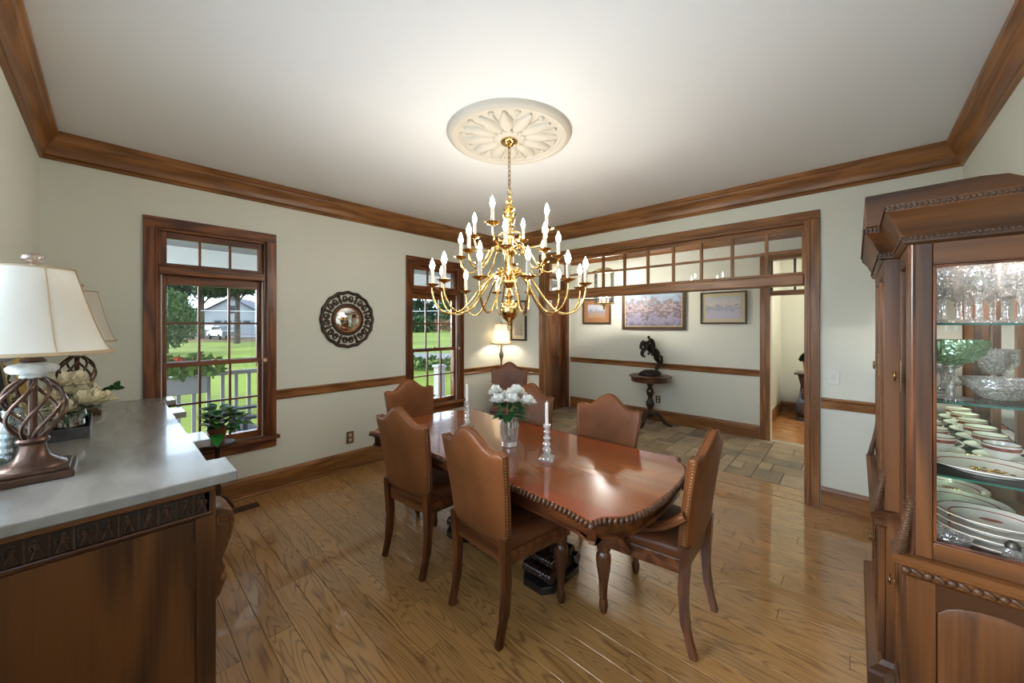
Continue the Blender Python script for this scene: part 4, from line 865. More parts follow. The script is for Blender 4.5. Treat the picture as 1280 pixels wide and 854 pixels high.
# carved bead row under the near side glass
BEAD = plain('carved_bead', (.085, .042, .022), .35, var=.3, vscale=50)
for i in range(8):
    x = XW - .005 + .05 * i; MB().ball((x, Y1 - .026, .69), (.011, .009, .011), 8, 6).done('bead', BEAD, CB, 60)
    mb = MB(); mb.M = Matrix.Translation((x + .025, Y1 - .024, .69)) @ Matrix.Rotation(radians(35), 4, 'Y'); mb.ball((0, 0, 0), (.017, .007, .008), 8, 5); mb.done('bead_leaf', BEAD, CB, 60)
for zz, o, n, rr_ in ((1.785, .014, 56, .0065), (1.885, .056, 52, .0085)):       # gadroon strips of the cornice
    mb = MB()
    for (x0, y0, y1) in ((XW, Y1, Y2), (XC, Y2, Y3)):
        L_ = XK - x0 + o
        for i in range(int(L_ / .012)): mb.ball((x0 - o + i * .012, y0 - o, zz), (.0055, .004, rr_), 5, 4)
        for i in range(int((y1 - y0) / .014)): mb.ball((x0 - o, y0 - o + i * .014, zz), (.004, .0055, rr_), 5, 4)
    mb.done('gadroon_strip', BEAD, CB, 60, kind='stuff')
# hutch: posts, frames, glass
def frame_y(y, x0, x1, z0, z1, st=.055, rt=.075, rb=.058, nm='side_frame'):
    f = bx(nm, CABW('z'), CB, x0, x0 + st, y, y + .022, z0, z1, .003)
    for b, a in (((x1 - st, x1, z0, z1), 'z'), ((x0 + st, x1 - st, z0, z0 + rb), 'x'), ((x0 + st, x1 - st, z1 - rt, z1), 'x')): bx('frame_rail', CABW(a), f, b[0], b[1], y, y + .022, b[2], b[3], .003)
    for b in ((x0 + st, x0 + st + .008, z0 + rb, z1 - rt), (x1 - st - .008, x1 - st, z0 + rb, z1 - rt), (x0 + st, x1 - st, z0 + rb, z0 + rb + .008), (x0 + st, x1 - st, z1 - rt - .008, z1 - rt)): bx('glazing_bead', MAHOG('z'), f, b[0], b[1], y - .003, y + .01, b[2], b[3], .002)
    bx('glass', PANE, f, x0 + st + .001, x1 - st - .001, y + .01, y + .013, z0 + rb, z1 - rt)
def frame_x(x, y0, y1, z0, z1, st=.05, nm='door', knob=None):
    f = bx(nm, CABW('z'), CB, x - .022, x, y0, y0 + st, z0, z1, .003)
    for b, a in (((y1 - st, y1, z0, z1), 'z'), ((y0 + st, y1 - st, z0, z0 + .06), 'y'), ((y0 + st, y1 - st, z1 - .06, z1), 'y')): bx('frame_rail', CABW(a), f, x - .022, x, b[0], b[1], b[2], b[3], .003)
    bx('glass' if nm == 'door' else 'door_panel', PANE if nm == 'door' else CABW('z'), f, x - .013, x - .010, y0 + st, y1 - st, z0 + .06, z1 - .06)
    if knob: knob_at(f, x - .022, knob[0], knob[1])
    return f
def knob_at(f, x, y, z):
    MB().tube([(x - .018, y + .017 * cos(2 * pi * k / 14), z + .017 * sin(2 * pi * k / 14)) for k in range(14)], .0035, 6, True).lathe([(.004, 0), (.004, .018)], 8, (x - .018, y, z), axis='x').ball((x - .018, y, z), .006, 8, 5).done('ring_pull', ABRASS, f, 60)
    MB().box(x - .003, x, y - .007, y + .007, z - .05, z + .05).ball((x - .002, y, z + .05), (.002, .009, .012), 6, 4).ball((x - .002, y, z - .05), (.002, .009, .012), 6, 4).done('escutcheon', ABRASS, f, 40)
ZH0, ZH1 = .735, 1.768
frame_y(Y1 + .004, XW + .004, XK, ZH0, ZH1); frame_y(Y4 - .026, XW + .004, XK, ZH0, ZH1)
frame_x(XW + .026, Y1 + .03, Y2 - .01, ZH0, ZH1, knob=(Y2 - .09, 1.3)); frame_x(XW + .026, Y3 + .01, Y4 - .03, ZH0, ZH1)
frame_x(XC + .026, Y2 + .05, (Y2 + Y3) / 2 - .002, ZH0, ZH1, knob=((Y2 + Y3) / 2 - .04, 1.3)); frame_x(XC + .026, (Y2 + Y3) / 2 + .002, Y3 - .05, ZH0, ZH1)
frame_x(XC + .012, Y2 + .05, (Y2 + Y3) / 2 - .002, .11, .655, nm='base_door', knob=((Y2 + Y3) / 2 - .05, .45)); frame_x(XC + .012, (Y2 + Y3) / 2 + .002, Y3 - .05, .11, .655, nm='base_door')
frame_x(XW + .012, Y1 + .03, Y2 - .01, .11, .655, nm='base_door', knob=(Y2 - .09, .5))
for x, y in ((XW, Y1 - .004), (XC, Y2), (XC, Y3 - .045)):
    p = MB().lathe([(.011, 0), (.011, ZH1 - ZH0)], 12, (x + .014, y + .016, ZH0)).done('corner_column', MAHOG('z'), CB)
    P = smoothpath([(x + .012, y + .014, .93), (x + .003, y + .006, .86), (x - .010, y - .004, .79), (x - .018, y - .008, .742)], 8)
    mb = MB().tube(P, [.007 + .006 * i / (len(P) - 1) for i in range(len(P))], 8)
    for i in range(0, len(P)): mb.ball(P[i], (.011 + .006 * i / len(P), .011 + .006 * i / len(P), .005), 8, 4)
    mb.done('rope_corbel', BEAD, p, 60)
bx('corner_post', CABW('z'), CB, XC + .004, XW + .02, Y2 - .002, Y2 + .05, ZH0, ZH1, .003); bx('corner_post', CABW('z'), CB, XC + .004, XW + .02, Y3 - .05, Y3 + .002, ZH0, ZH1, .003)
bx('back_panel', CABW('z'), CB, XK - .004, XK + .012, Y1 + .03, Y4 - .03, ZH0, ZH1)
for i in range(4):
    ya = Y1 + .05 + i * .385; bx('mirror_back', MIRROR, CB, XK - .009, XK - .005, ya, ya + .335, ZH0 + .02, ZH1 - .03); bx('back_stile', CABW('z'), CB, XK - .022, XK - .004, ya + .338, ya + .382, ZH0, ZH1)
bx('floor_board', CABW('y'), CB, XW + .03, XK - .01, Y1 + .03, Y4 - .03, .735, .755); bx('top_board', CABW('y'), CB, XW + .03, XK - .01, Y1 + .03, Y4 - .03, 1.75, 1.768)
SH = (1.01, 1.25, 1.505)
for z in SH:
    s = bx('glass_shelf', SHELFG, CB, XW + .035, XK - .03, Y1 + .035, Y4 - .035, z - .007, z)
    bx('shelf_edge', plain('green_glass_edge', (.03, .16, .12), .1, trans=.3), s, XW + .035, XK - .03, Y1 + .033, Y1 + .0348, z - .007, z)
LITP = plain('cabinet_puck', (1, 1, 1), .4, emit=(1, .93, .82), estr=260)
for y in (1.98, 2.4, 2.82, 3.2): MB().lathe([(0, 1.744), (.03, 1.744), (.03, 1.75), (0, 1.75)], 16, (.36, y, 0)).done('cabinet_light', LITP, CB)

# contents
def goblet(name, label, h, rb, loc, group, mat=CRYSTC, fl=9):
    t = thing(name, label, 'glass', loc, 0, group)
    F = lambda a, z: 1 + (.07 if fl else 0) * cos(fl * a + 50 * z) * (1 if z > .4 * h else 0)
    MB().lathe([(.032, 0), (.033, .003), (.012, .008), (.006, .014), (.005, h * .3), (.009, h * .36), (.006, h * .4), (rb * .5, h * .45), (rb * .9, h * .58), (rb, h * .75), (rb * .97, h), (rb * .9, h), (rb * .9, h * .74), (rb * .75, h * .58), (0, h * .5)], 18, flute=F).done('glass_body', mat, t, 12)
    return t
g0 = goblet('crystal_goblet', 'cut crystal goblet in the crowd on the top glass shelf', .20, .039, (.205, 1.89, 1.506), 'crystal goblets on the top shelf')
for j in range(6):
    for i in range(4):
        if i + j: copy_thing(g0, (.205 + i * .082 + (j % 2) * .02, 1.89 + j * .083, 1.506), i + j) if not (i == 3 and j % 2) else 0
GREEN = crystal('green_cut_glass', (.74, .96, .74), .4, .08, 80)
cp = thing('glass_compote', 'green cut glass compote bowl standing on the middle shelf', 'bowl', (.235, 1.93, 1.251))
MB().lathe([(.05, 0), (.05, .004), (.012, .012), (.009, .10), (.014, .115)], 20).done('foot', CRYSTC, cp, 20)
MB().lathe([(.014, .112), (.05, .125), (.075, .15), (.085, .185), (.083, .198), (.078, .198), (.076, .17), (.05, .138), (0, .128)], 28, flute=lambda a, z: 1 + .03 * cos(14 * a + 90 * z)).done('bowl', GREEN, cp, 12)
wg = goblet('wine_glass', 'large clear wine glass under the green compote', .16, .046, (.205, 2.07, 1.251), None, CRYSTC, 0)
wg2 = goblet('wine_glass', 'clear wine glass by the wall end of the middle shelf', .15, .042, (.455, 1.895, 1.251), None, CRYSTC, 0)
bo = thing('crystal_boat_bowl', 'long cut crystal boat bowl on the middle glass shelf', 'bowl', (.355, 2.01, 1.251), .15)
MB().lathe([(.03, 0), (.05, .01), (.075, .04), (.088, .07), (.082, .07), (.068, .042), (.04, .016), (0, .012)], 30, flute=lambda a, z: 1 + .05 * cos(12 * a + 120 * z), sx=1.05, sy=.8).done('bowl', CRYSTC, bo, 10)
for i, (x, y) in enumerate(((.25, 2.22), (.38, 2.25), (.30, 2.42), (.44, 2.45))): goblet('wine_glass', ['clear stemmed glass behind the compote, near the doors', 'clear stemmed glass behind the boat bowl, near the mirror', 'clear stemmed glass deep in the middle shelf', 'clear stemmed glass deep in the middle shelf beside the mirror'][i], .15, .04, (x, y, 1.251), None, CRYSTC, 0)
RIM = plain('maroon_band', (.28, .08, .05), .3, var=.5, vscale=60)
def plate(name, label, loc, r, sy=1., group=None, rz=0., motif=True, h=.02):
    t = thing(name, label, 'plate', loc, rz, group)
    MB().lathe([(r * .6, 0), (r * .62, .004), (r * .7, .006), (r, h), (r * .985, h + .003), (r * .70, .011), (r * .6, .008), (0, .008)], 40, sy=sy).done('dish', PORC, t, 50)
    MB().lathe([(r * .93, h * .84 + .003), (r * .985, h + .0036), (r * .988, h + .003), (r * .93, h * .84 + .0022), (r * .93, h * .84 + .003)], 40, sy=sy).done('gilt_rim', GOLD, t, 60)
    MB().lathe([(r * .72, .0125), (r * .76, .0142), (r * .76, .0136), (r * .72, .0118), (r * .72, .0125)], 40, sy=sy).done('inner_band', RIM, t, 60)
    if motif: MB().lathe([(0, .0092), (r * .2, .0092), (r * .2, .0086), (0, .0086)], 16, sy=sy * .7).done('centre_motif', RIM, t, 60)
    return t
pl0 = plate('oval_platter', 'oval banded platter, topmost in the stack behind the crystal shakers', (.335, 2.02, .83), .125, .82)
for i in range(3): plate('oval_platter', ['oval banded platter, lowest in the stack behind the crystal shakers', 'oval banded platter, second from the bottom behind the crystal shakers', 'oval banded platter, second from the top behind the crystal shakers'][i], (.335, 2.02, .756 + .0245 * i), .125, .82)
for i in range(3): plate('oval_platter', ['oval platter at the bottom of the middle stack on the cabinet floor', 'oval platter midway in the middle stack on the cabinet floor', 'oval platter on top of the middle stack on the cabinet floor'][i], (.30, 2.23, .756 + .0245 * i), .125, .9)
for i in range(2): plate('round_plate', ['round plate at the bottom of the deepest pile on the cabinet floor', 'round plate on top of the deepest pile on the cabinet floor'][i], (.30, 2.49, .756 + .0245 * i), .115)
bp_ = plate('serving_platter', 'big pale platter with a gold bird motif on the lowest glass shelf', (.315, 1.98, 1.012), .145, .82, motif=False)
mb = MB(); rr = random.Random(9)
for k in range(16): mb.ball((.01 + rr.uniform(-.035, .05), -.02 + rr.uniform(-.025, .025), .011), (rr.uniform(.004, .014), rr.uniform(.003, .007), .0025), 6, 4)
mb.done('gold_motif', GOLD, bp_, 60)
CUPG = 'gilt cups in rows on the lowest glass shelf'
cu = thing('porcelain_cup', 'white porcelain cup with a floral band on a saucer, lowest glass shelf', 'cup', (.235, 2.18, 1.011), 0, CUPG)
MB().lathe([(.035, 0), (.055, .004), (.068, .014), (.066, .016), (.05, .008), (0, .006)], 28).done('saucer', PORC, cu, 50)
MB().lathe([(.022, .008), (.026, .014), (.042, .03), (.045, .055), (.046, .06), (.043, .06), (.04, .032), (.02, .018), (0, .016)], 28).done('bowl', PORC, cu, 50)
MB().lathe([(.0447, .040), (.0457, .052), (.0462, .052), (.0452, .040), (.0447, .040)], 28).done('floral_band', RIM, cu, 60); MB().lathe([(.0455, .058), (.0472, .0605), (.043, .061), (.0455, .058)], 28).done('gilt_rim', GOLD, cu, 60)
MB().tube([(.043 + .02 * sin(pi * k / 8), 0, .022 + .03 * k / 8) for k in range(9)], .003, 6).done('handle', PORC, cu, 60)
for j in range(6):
    for i in range(2):
        if i + j: copy_thing(cu, (.235 + i * .15, 2.18 + j * .155, 1.011), .5 * i + j)
for i, (x, y) in enumerate(((.352, 1.872), (.415, 1.876))):
    s = thing('salt_shaker', ['crystal shaker with dark lid nearer the cabinet doors', 'crystal shaker with dark lid nearer the right wall'][i], 'shaker', (x, y, .756))
    MB().lathe([(.02, 0), (.024, .006), (.02, .05), (.014, .062)], 10, flute=lambda a, z: 1 + .03 * cos(5 * a)).done('glass_body', CRYSTC, s, 10); MB().lathe([(.016, .06), (.017, .07), (.010, .08), (0, .082)], 12).done('lid', plain('pewter_dark', (.08, .075, .07), .35, .8), s, 40)
cbw = thing('cut_glass_dish', 'low cut glass dish at the near corner of the cabinet floor', 'bowl', (.222, 1.908, .756))
MB().lathe([(.03, 0), (.045, .004), (.055, .03), (.058, .045), (.053, .045), (.048, .028), (.03, .008), (0, .006)], 24, flute=lambda a, z: 1 + .06 * cos(12 * a + 160 * z)).done('bowl', CRYSTC, cbw, 10)
# ------------------------------------------------------------------ things on the dining table
vz = bouquet('rose_vase', 'white roses in a swirled crystal vase on the dining table', (-1.655, 1.765, TZ + .001), lambda t: MB().lathe([(.04, 0), (.047, .006), (.045, .03), (.058, .08), (.062, .13), (.057, .165), (.06, .18), (.055, .18), (.051, .16), (.055, .13), (.05, .08), (.036, .03), (0, .022)], 32, flute=lambda a, z: 1 + .06 * cos(9 * a + 26 * z)).done('vase', crystal('vase_crystal', (1, 1, 1), .4, .08, 0), t, 15),
    [(-.005, -.02, .31), (-.105, -.02, .315), (-.06, -.065, .345), (.075, -.05, .30), (.125, .03, .29), (.04, .055, .325), (-.05, .07, .30), (.06, .0, .345), (-.02, -.085, .29), (.09, .09, .265)], .05, WPET, 34, 60, .13)
CSH = crystal('candlestick_crystal', (1, 1, 1), .4, .10, 70)
def candlestick(loc, label):
    t = thing('candlestick', label, 'candlestick', loc, .5, 'crystal candlesticks on the table')
    MB().prism([(-.042, -.042), (.042, -.042), (.042, .042), (-.042, .042)], 0, .006).prism([(-.042, -.042), (.042, -.042), (.042, .042), (-.042, .042)], .006, .03, sc1=.35).done('base', CSH, t, 0)
    for k in range(4): MB().ball((0, 0, .048 + .036 * k), (.026 - .002 * k, .026 - .002 * k, .021), 10, 6).done('crystal_ball', CSH, t, 10)
    MB().lathe([(.01, .17), (.022, .182), (.024, .20), (.013, .2), (.012, .186), (0, .186)], 12).done('cup', CSH, t, 10)
    MB().lathe([(.0105, .187), (.0095, .325), (.004, .33), (0, .33)], 14).tube([(0, 0, .33), (.001, 0, .34)], .0012, 4).done('candle', plain('candle_wax', (.85, .82, .76), .45), t, 40)
candlestick((-1.335, 1.745, TZ + .001), 'crystal candlestick with white candle, nearer the head armchair'); candlestick((-2.195, 1.865, TZ + .001), 'crystal candlestick with white candle, nearer the windows')

# ------------------------------------------------------------------ round carved mirror between the windows
mr_ = thing('round_mirror', 'small round convex mirror in a pierced carved frame between the windows', 'mirror', (XL, 1.675, 1.553), pi / 2)
CARV = plain('carved_walnut', (.045, .026, .016), .4, var=.6, vscale=30)
MB().lathe([(.122, 0), (.126, .014), (.134, .018), (.142, .014), (.146, 0), (.122, 0)], 48, axis='y').done('inner_ring', plain('copper_rim', (.30, .12, .05), .35, .4), mr_, 50)
for c in mr_.children: c.scale = (1, -1, 1)
MB().lathe([(0, .024), (.04, .0225), (.08, .018), (.11, .012), (.124, .006), (.124, 0)], 40, axis='y').done('convex_glass', MIRROR, mr_, 60).scale = (1, -1, 1)
mb = MB()
mb.tube([(.262 * cos(2 * pi * k / 64) * (1 + .02 * cos(16 * pi * k / 32)), -.012, .278 * sin(2 * pi * k / 64) * (1 + .02 * cos(16 * pi * k / 32))) for k in range(64)], .017, 7, True); mb.tube([(.155 * cos(2 * pi * k / 40), -.008, .155 * sin(2 * pi * k / 40)) for k in range(40)], .013, 6, True)
mb.done('outer_ring', CARV, mr_, 60)
sc0 = None
for i in range(8):
    a = 2 * pi * i / 8 + pi / 8
    if sc0 is None:
        q = MB()
        for s in (-1, 1):
            P = [(.052 * s + .03 * s * (1 - k / 26) * cos(k * .5 + 3.3), -.012, .21 + .034 * (1 - k / 26) * sin(k * .5 + 3.3)) for k in range(20)]; q.tube(P, .0085, 6)
        q.ball((0, -.014, .21), (.014, .012, .042), 8, 6); q.ball((0, -.014, .25), (.02, .012, .014), 8, 5); sc0 = q.done('carved_scroll', CARV, mr_, 60); sc0.rotation_euler = (0, a, 0)
    else: c = sc0.copy(); COL.objects.link(c); c.rotation_euler = (0, a, 0)

# ------------------------------------------------------------------ outlets, switch, floor vent
def plate_box(name, label, cat, loc, rz, mat, w, h, holes, hm):
    t = thing(name, label, cat, loc, rz); bx('cover', mat, t, -w / 2, w / 2, -.006, -.0005, -h / 2, h / 2, .002)
    for (x, z, a, b) in holes: bx('socket' if cat == 'outlet' else 'toggle', hm, t, x - a, x + a, -.009, -.006, z - b, z + b, .001)
    return t
plate_box('wall_outlet', 'brass outlet plate low on the window wall', 'outlet', (XL, 1.70, .322), pi / 2, ABRASS, .075, .125, ((0, .026, .016, .018), (0, -.026, .016, .018)), plain('ivory_plastic', (.6, .55, .42), .4))
plate_box('wall_outlet', 'brown outlet plate on the foyer wall beside the pedestal table', 'outlet', (-2.255, YFO, .337), 0, plain('brown_plate', (.10, .05, .025), .4), .07, .11, ((0, .024, .015, .017), (0, -.024, .015, .017)), plain('ivory_plastic', (.6, .55, .42), .4))
plate_box('light_switch', 'white light switch plate beside the cased opening', 'switch', (-.132, YB, 1.078), 0, plain('white_plastic', (.72, .72, .68), .35), .074, .115, ((0, 0, .012, .022),), plain('toggle_plastic', (.66, .66, .6), .3))
fv = thing('floor_vent', 'dark metal floor register beside the sideboard under the window', 'vent', (-3.66, .70, .0015)); bx('frame', plain('vent_brown', (.06, .035, .02), .4, .5), fv, -.05, .05, -.14, .14, 0, .004, .001)
for i in range(9): bx('slat', IRON, fv, -.035, .035, -.12 + i * .028, -.105 + i * .028, .004, .006)

# ------------------------------------------------------------------ potted plant on a stand by the window
ps = thing('plant_stand', 'slim wooden plant stand between sideboard and window', 'stand', (-3.66, .57, 0))
MB().lathe([(.0, .555), (.11, .555), (.115, .565), (.11, .578), (0, .578)], 24).done('top', plain('stand_brown', (.05, .025, .014), .6, spec=.2), ps, 40); MB().lathe([(.018, .12), (.024, .2), (.015, .3), (.02, .5), (.03, .555)], 16).done('column', DARKW('z'), ps, 40)
for k in range(3): a = 2 * pi * k / 3; MB().tube(smoothpath([(.01 * cos(a), .01 * sin(a), .16), (.07 * cos(a), .07 * sin(a), .11), (.13 * cos(a), .13 * sin(a), .012)], 4), .012, 6).done('foot', DARKW('x'), ps, 50)
pp = thing('potted_plant', 'leafy green plant in a terracotta pot on the window stand', 'plant', (-3.66, .57, .579))
TERR = plain('terracotta', (.30, .10, .05), .7, var=.2, vscale=20)
MB().lathe([(.042, 0), (.058, .09), (.066, .09), (.067, .115), (.058, .115), (.055, .1), (0, .098)], 24).done('pot', TERR, pp, 40)
rr = random.Random(12); PLF = [GL2, plain('young_leaf', (.07, .19, .03), .5, spec=.3, var=.4, vscale=20)]
for i in range(120):
    a = rr.uniform(0, 2 * pi); r = rr.uniform(.01, .15 if sin(a) > -.2 else .03); z = .12 + rr.uniform(.0, .15) * (1.1 - r / .2); leaf(MB(), (r * cos(a), r * sin(a), z), (cos(a), sin(a), rr.uniform(-.1, .8)), rr.uniform(.075, .12), rr.uniform(.022, .034)).done('leaf', PLF[i % 2], pp, 60)
leaf(MB(), (.045, -.02, .075), (.9, -.05, -.1), .12, .05, bend=.45).done('leaf', plain('bright_leaf', (.04, .28, .06), .35, var=.2, vscale=30), pp, 60)
mb = MB()
for i in range(8): a = i * .8; mb.tube([(0, 0, .09), (.06 * cos(a), .06 * sin(a), .17), (.12 * cos(a), .12 * sin(a), .2)], .003, 5)
mb.done('stems', plain('plant_stem', (.12, .09, .05), .7), pp)
for i in range(3): mb = leafcloud([(0, 0, 0, .012, .012, .01)], 14, .012, 90 + i); mb.done('blossom', plain('pink_petals', (.7, .18, .12), .5), pp, 0, loc=(.05 * cos(i * 2), .06 * sin(i * 2), .2))

# ------------------------------------------------------------------ corner: lamp on a small table, framed print
ctb = thing('corner_table', 'small dark round table in the corner behind the spare chair', 'table', (-3.68, 3.755, 0))
MB().lathe([(0, .685), (.14, .685), (.145, .695), (.14, .71), (0, .71)], 28).done('top', DARKW('x'), ctb, 40); MB().lathe([(.09, 0), (.09, .02), (.03, .05), (.02, .3), (.03, .45), (.018, .6), (.05, .685)], 18).done('column', DARKW('z'), ctb, 40)
cl = thing('corner_lamp', 'lit table lamp with a fluted stem and pale bell shade in the corner', 'lamp', (-3.68, 3.755, .711))
ANT = plain('antique_silver', (.16, .14, .11), .4, .7, var=.4, vscale=40)
MB().lathe([(.06, 0), (.06, .012), (.045, .02), (.02, .035), (.014, .06), (.022, .1), (.014, .16), (.012, .26), (.016, .30), (.03, .34), (.034, .37), (.022, .40), (.014, .42), (.02, .435), (.012, .45), (.01, .50), (0, .50)], 20).done('stem', ANT, cl, 50)
bell_shade(cl, .515, .805, .145, .085, 6, mat=shade_cloth('corner_shade', (.85, .80, .72), .55))
MB().lathe([(.016, .56), (.028, .59), (.028, .62), (.015, .65), (0, .655)], 12).done('bulb', bulb_mat(120), cl, 60); MB().tube([(0, 0, .5), (0, 0, .56)], .01, 8).done('socket', BRASS, cl); MB().tube([(0, 0, .655), (0, 0, .80)], .002, 4).lathe([(.004, .80), (.01, .815), (.004, .835), (0, .836)], 10).done('finial', ANT, cl, 50)
def art(name, stops, scale=(2, 6, 3), seed=0., rough=.5):
    m, nt, b = nodemat(name); L = nt.links; tc = nt.nodes.new('ShaderNodeTexCoord'); mp = nt.nodes.new('ShaderNodeMapping'); mp.inputs['Scale'].default_value = scale; mp.inputs['Location'].default_value = (seed, seed * 1.7, 0); L.new(tc.outputs['Generated'], mp.inputs[0])
    n = nt.nodes.new('ShaderNodeTexNoise'); n.inputs['Scale'].default_value = 2.2; n.inputs['Detail'].default_value = 6; n.inputs['Roughness'].default_value = .65; L.new(mp.outputs[0], n.inputs['Vector'])
    sx = nt.nodes.new('ShaderNodeSeparateXYZ'); L.new(tc.outputs['Generated'], sx.inputs[0]); ad = nt.nodes.new('ShaderNodeMath'); ad.operation = 'MULTIPLY_ADD'; ad.inputs[1].default_value = .75; L.new(sx.outputs['Z'], ad.inputs[0])
    m2 = nt.nodes.new('ShaderNodeMath'); m2.operation = 'MULTIPLY_ADD'; m2.inputs[1].default_value = .9; m2.inputs[2].default_value = -.33; L.new(n.outputs['Fac'], m2.inputs[0]); L.new(m2.outputs[0], ad.inputs[2])
    r = nt.nodes.new('ShaderNodeValToRGB'); e = r.color_ramp.elements; e[0].position, e[0].color = stops[0][0], (*stops[0][1], 1); e[1].position, e[1].color = stops[-1][0], (*stops[-1][1], 1)
    for p, c in stops[1:-1]: x = e.new(p); x.color = (*c, 1)
    L.new(ad.outputs[0], r.inputs[0]); L.new(r.outputs[0], b.inputs['Base Color']); b.inputs['Roughness'].default_value = rough; b.inputs['Coat Weight'].default_value = .05; return m
def picture(label, x0, x1, z0, z1, y, fr, matc, canvas, fw=.03, mw=.05):
    t = wthing('framed_picture', label, 'picture', ((x0 + x1) / 2, y, z0))
    for b in ((x0, x0 + fw, z0, z1), (x1 - fw, x1, z0, z1), (x0 + fw, x1 - fw, z0, z0 + fw), (x0 + fw, x1 - fw, z1 - fw, z1)): bx('frame', fr, t, b[0], b[1], y - .03, y - .001, b[2], b[3], .004)
    bx('mat_board', matc, t, x0 + fw, x1 - fw, y - .014, y - .008, z0 + fw, z1 - fw); bx('print', canvas, t, x0 + fw + mw, x1 - fw - mw, y - .0165, y - .014, z0 + fw + mw, z1 - fw - mw)
    return t
FRB = plain('frame_brown', (.07, .035, .018), .4, var=.3, vscale=30); FRK = plain('frame_black', (.02, .016, .014), .4)
picture('narrow framed print in a dark frame on the wall beside the corner lamp', -3.665, -3.37, 1.27, 1.84, YB, FRK, plain('mat_linen', (.52, .48, .38), .7), art('print_a', [(0, (.12, .13, .12)), (.4, (.42, .42, .36)), (.75, (.55, .52, .44)), (1, (.3, .32, .28))], (6, 4, 4), 3), .026, .05)
picture('small framed landscape with wide tan mat on the foyer wall', -3.60, -3.05, 1.51, 1.955, YFO, FRB, plain('mat_tan', (.34, .17, .08), .7), art('print_b', [(0, (.36, .18, .1)), (.3, (.4, .28, .2)), (.5, (.22, .26, .36)), (.62, (.48, .5, .56)), (1, (.52, .56, .62))], (3, 4, 5), 1), .03, .075)
picture('large framed painting in muted blues and browns on the foyer wall', -2.845, -1.84, 1.42, 2.08, YFO, FRB, plain('mat_gold', (.42, .34, .2), .6), art('print_c', [(0, (.10, .09, .16)), (.28, (.27, .25, .36)), (.42, (.09, .05, .05)), (.5, (.34, .29, .33)), (.6, (.12, .08, .09)), (.72, (.24, .31, .43)), (1, (.28, .42, .55))], (5, 5, 4), 5), .045, .018)
picture('pale winter landscape in a thin dark frame on the foyer wall', -1.64, -1.065, 1.51, 1.957, YFO, FRB, plain('mat_cream', (.55, .5, .36), .7), art('print_d', [(0, (.46, .44, .56)), (.35, (.5, .48, .6)), (.5, (.3, .34, .46)), (.62, (.62, .58, .56)), (1, (.34, .44, .62))], (4, 5, 4), 8), .022, .05)

# ------------------------------------------------------------------ foyer: pedestal table, bronze, lantern
pt = thing('pedestal_table', 'round dark wood pedestal table with carved column in the foyer', 'table', (-2.24, 5.44, .004))
MB().lathe([(0, .722), (.29, .722), (.3, .73), (.3, .738), (.29, .744), (0, .744)], 40).done('top', MAHOG('x'), pt, 40); MB().lathe([(0, .655), (.265, .655), (.272, .66), (.272, .722), (0, .722)], 40).done('drum', MAHOG('x'), pt, 40)
MB().lathe([(.03, .12), (.06, .15), (.07, .18), (.05, .21), (.035, .24), (.05, .28), (.065, .32), (.055, .36), (.035, .39), (.03, .42), (.05, .46), (.058, .5), (.045, .54), (.03, .57), (.05, .61), (.09, .655)], 20).done('column', DARKW('z'), pt, 40)
for k in range(3): a = 2 * pi * k / 3 + .4; MB().tube(smoothpath([(.03 * cos(a), .03 * sin(a), .2), (.12 * cos(a), .12 * sin(a), .17), (.2 * cos(a), .2 * sin(a), .06), (.27 * cos(a), .27 * sin(a), .018)], 5), [.03] * 6 + [.024] * 6 + [.02] * 4, 8).ball((.28 * cos(a), .28 * sin(a), .02), (.03, .03, .02), 8, 5).done('foot', DARKW('x'), pt, 50)
st = thing('bronze_statue', 'dark bronze statue of a rider on a rearing horse', 'statue', (-2.24, 5.44, .749), .75)
mb = MB(); rr = random.Random(2); mb.lathe([(.155, 0), (.16, .02), (.14, .05), (.1, .075), (0, .085)], 24, flute=lambda a, z: 1 + .1 * sin(3 * a + 30 * z) + .05 * sin(7 * a), sy=.7)
mb.done('rock_base', BRONZE, st, 60)
mb = MB()
def lim(pts, rs): mb.tube(smoothpath(pts, 5), [rs[min(len(rs) - 1, int(i / 5))] + (rs[min(len(rs) - 1, int(i / 5) + 1)] - rs[min(len(rs) - 1, int(i / 5))]) * (i % 5) / 5 for i in range((len(pts) - 1) * 5 + 1)], 8)
lim([(.115, 0, .27), (.08, 0, .33), (.02, 0, .39), (-.04, 0, .43), (-.07, 0, .46)], [.045, .06, .055, .055, .04])
lim([(-.045, 0, .43), (-.085, 0, .47), (-.115, 0, .475), (-.135, 0, .43), (-.14, 0, .385)], [.045, .036, .032, .024, .017])
for s in (-1, 1):
    lim([(.09, s * .03, .31), (.10, s * .035, .24), (.13, s * .035, .18), (.09, s * .035, .08)], [.04, .028, .016, .014]); lim([(-.045, s * .03, .42), (-.1, s * .035, .37), (-.12, s * .035, .31), (-.09, s * .035, .27)], [.026, .02, .014, .013])
lim([(.13, 0, .29), (.165, 0, .27), (.175, 0, .20), (.165, 0, .14)], [.018, .02, .016, .008])
for k in range(5): mb.ball((-.06 - .012 * k, 0, .475 + .012 * (k < 4)), (.012, .01, .02), 6, 4)
for s in (-1, 1): mb.ball((-.105, s * .012, .51), (.006, .005, .014), 5, 4)
mb.done('horse', BRONZE, st, 60)
mb = MB(); lim([(.045, 0, .42), (.04, 0, .47), (.015, 0, .515), (-.012, 0, .54)], [.036, .034, .034, .018]); mb.ball((-.022, 0, .562), (.02, .018, .024), 8, 6)
for s in (-1, 1):
    lim([(.045, s * .03, .42), (.0, s * .06, .40), (.015, s * .065, .33), (-.01, s * .065, .30)], [.022, .02, .015, .012]); lim([(.005, s * .03, .52), (-.03, s * .04, .49), (-.07, s * .02, .475)], [.014, .012, .01])
mb.done('rider', BRONZE, st, 60)
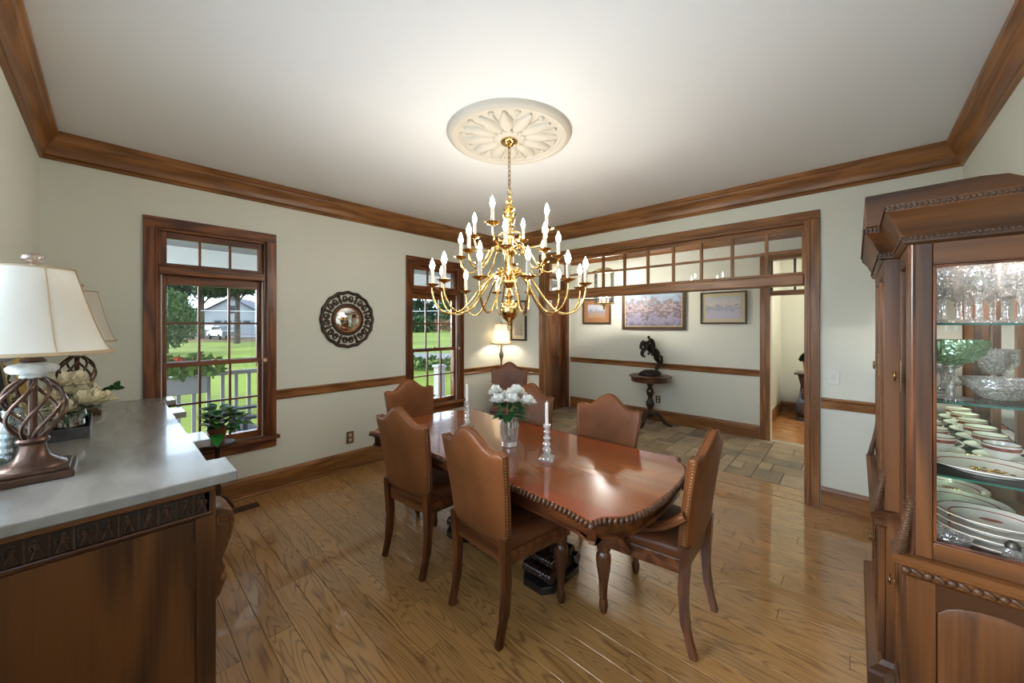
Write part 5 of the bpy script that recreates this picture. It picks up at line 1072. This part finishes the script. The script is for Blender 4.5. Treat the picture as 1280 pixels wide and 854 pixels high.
ln = thing('foyer_lantern', 'glass cylinder lantern with candle bulbs hanging in the foyer', 'lantern', (-2.755, 5.0, 1.725))
MB().tube([(0, 0, .62), (0, 0, 1.025)], .006, 6).lathe([(0, 1.0), (.05, 1.005), (.06, 1.031), (0, 1.031)], 20).done('rod', BRASS, ln, 40); MB().lathe([(.17, .555), (.175, .565), (.10, .60), (.02, .63), (0, .64)], 28).done('crown', BRASS, ln, 40)
MB().lathe([(.145, .09), (.145, .555), (.142, .555), (.142, .09), (.145, .09)], 28).done('glass_cylinder', PANE, ln, 60); MB().lathe([(.15, .075), (.155, .085), (.15, .095), (.14, .095), (.14, .075), (.15, .075)], 28).done('ring', BRASS, ln, 40)
MB().lathe([(0, 0), (.012, .008), (.02, .02), (.008, .035), (.03, .05), (.04, .06), (.15, .078), (.15, .085), (0, .085)], 24).done('base', BRASS, ln, 40)
LB = plain('lantern_bulb', (1, .95, .85), .3, emit=(1, .93, .82), estr=480)
for k in range(4):
    a = k * pi / 2 + .3; c = MB().lathe([(.01, .085), (.01, .19), (0, .19)], 10, (.06 * cos(a), .06 * sin(a), 0)).done('candle', CANDLE, ln, 40); MB().lathe([(.005, .19), (.013, .21), (.014, .23), (.006, .265), (0, .28)], 8, (.06 * cos(a), .06 * sin(a), 0)).done('bulb', LB, c, 60)
# hall chest and plant
hc = thing('hall_chest', 'dark bombe chest against the wall of the hall', 'chest', (-.42, 7.5, 0))
pf_ = [(0, .06), (.02, .12), (.02, .25), (-.02, .40), (-.035, .55), (-.01, .68), (0, .72)]
MB().loft([[(-.25 - o, -.2 - o, z), (.35, -.2 - o, z), (.35, .2, z), (-.25 - o, .2, z)] for o, z in pf_[::1]]).done('body', DARKW('x'), hc, 40)
bx('top', MAHOG('x'), hc, -.29, .36, -.25, .21, .72, .745, .006); bx('plinth', DARKW('x'), hc, -.27, .35, -.22, .2, 0, .06, .004)
for z in (.2, .42, .6): dd = bx('drawer', MAHOG('x'), hc, -.2, .3, -.235, -.2, z - .08, z + .08, .004); MB().ball((-.1, -.245, z), .012, 8, 5).ball((.2, -.245, z), .012, 8, 5).done('knob', ABRASS, dd, 60)
hp = thing('hall_plant', 'small plant in a brick-red pot on the hall chest', 'plant', (-.55, 7.45, .746)); MB().lathe([(.05, 0), (.065, .15), (.07, .15), (.07, .17), (0, .165)], 18).done('pot', TERR, hp, 40); leafcloud([(0, 0, .24, .11, .11, .08)], 60, .05, 6).done('foliage', LV[0], hp, 0, kind='stuff')
hl = thing('hall_fill_light', 'unseen flush glass light added to brighten the hall', 'light', (.3, 6.9, H)); MB().lathe([(.15, -.001), (.15, -.02), (.14, -.03), (.14, -.001)], 24).done('pan', BRASS, hl, 40); MB().lathe([(.138, -.03), (.12, -.07), (.07, -.1), (0, -.11)], 24).done('bowl', plain('lit_opal', (1, 1, 1), .4, emit=(1, .9, .74), estr=110), hl, 60)  # lamp out of view, added to light the hall
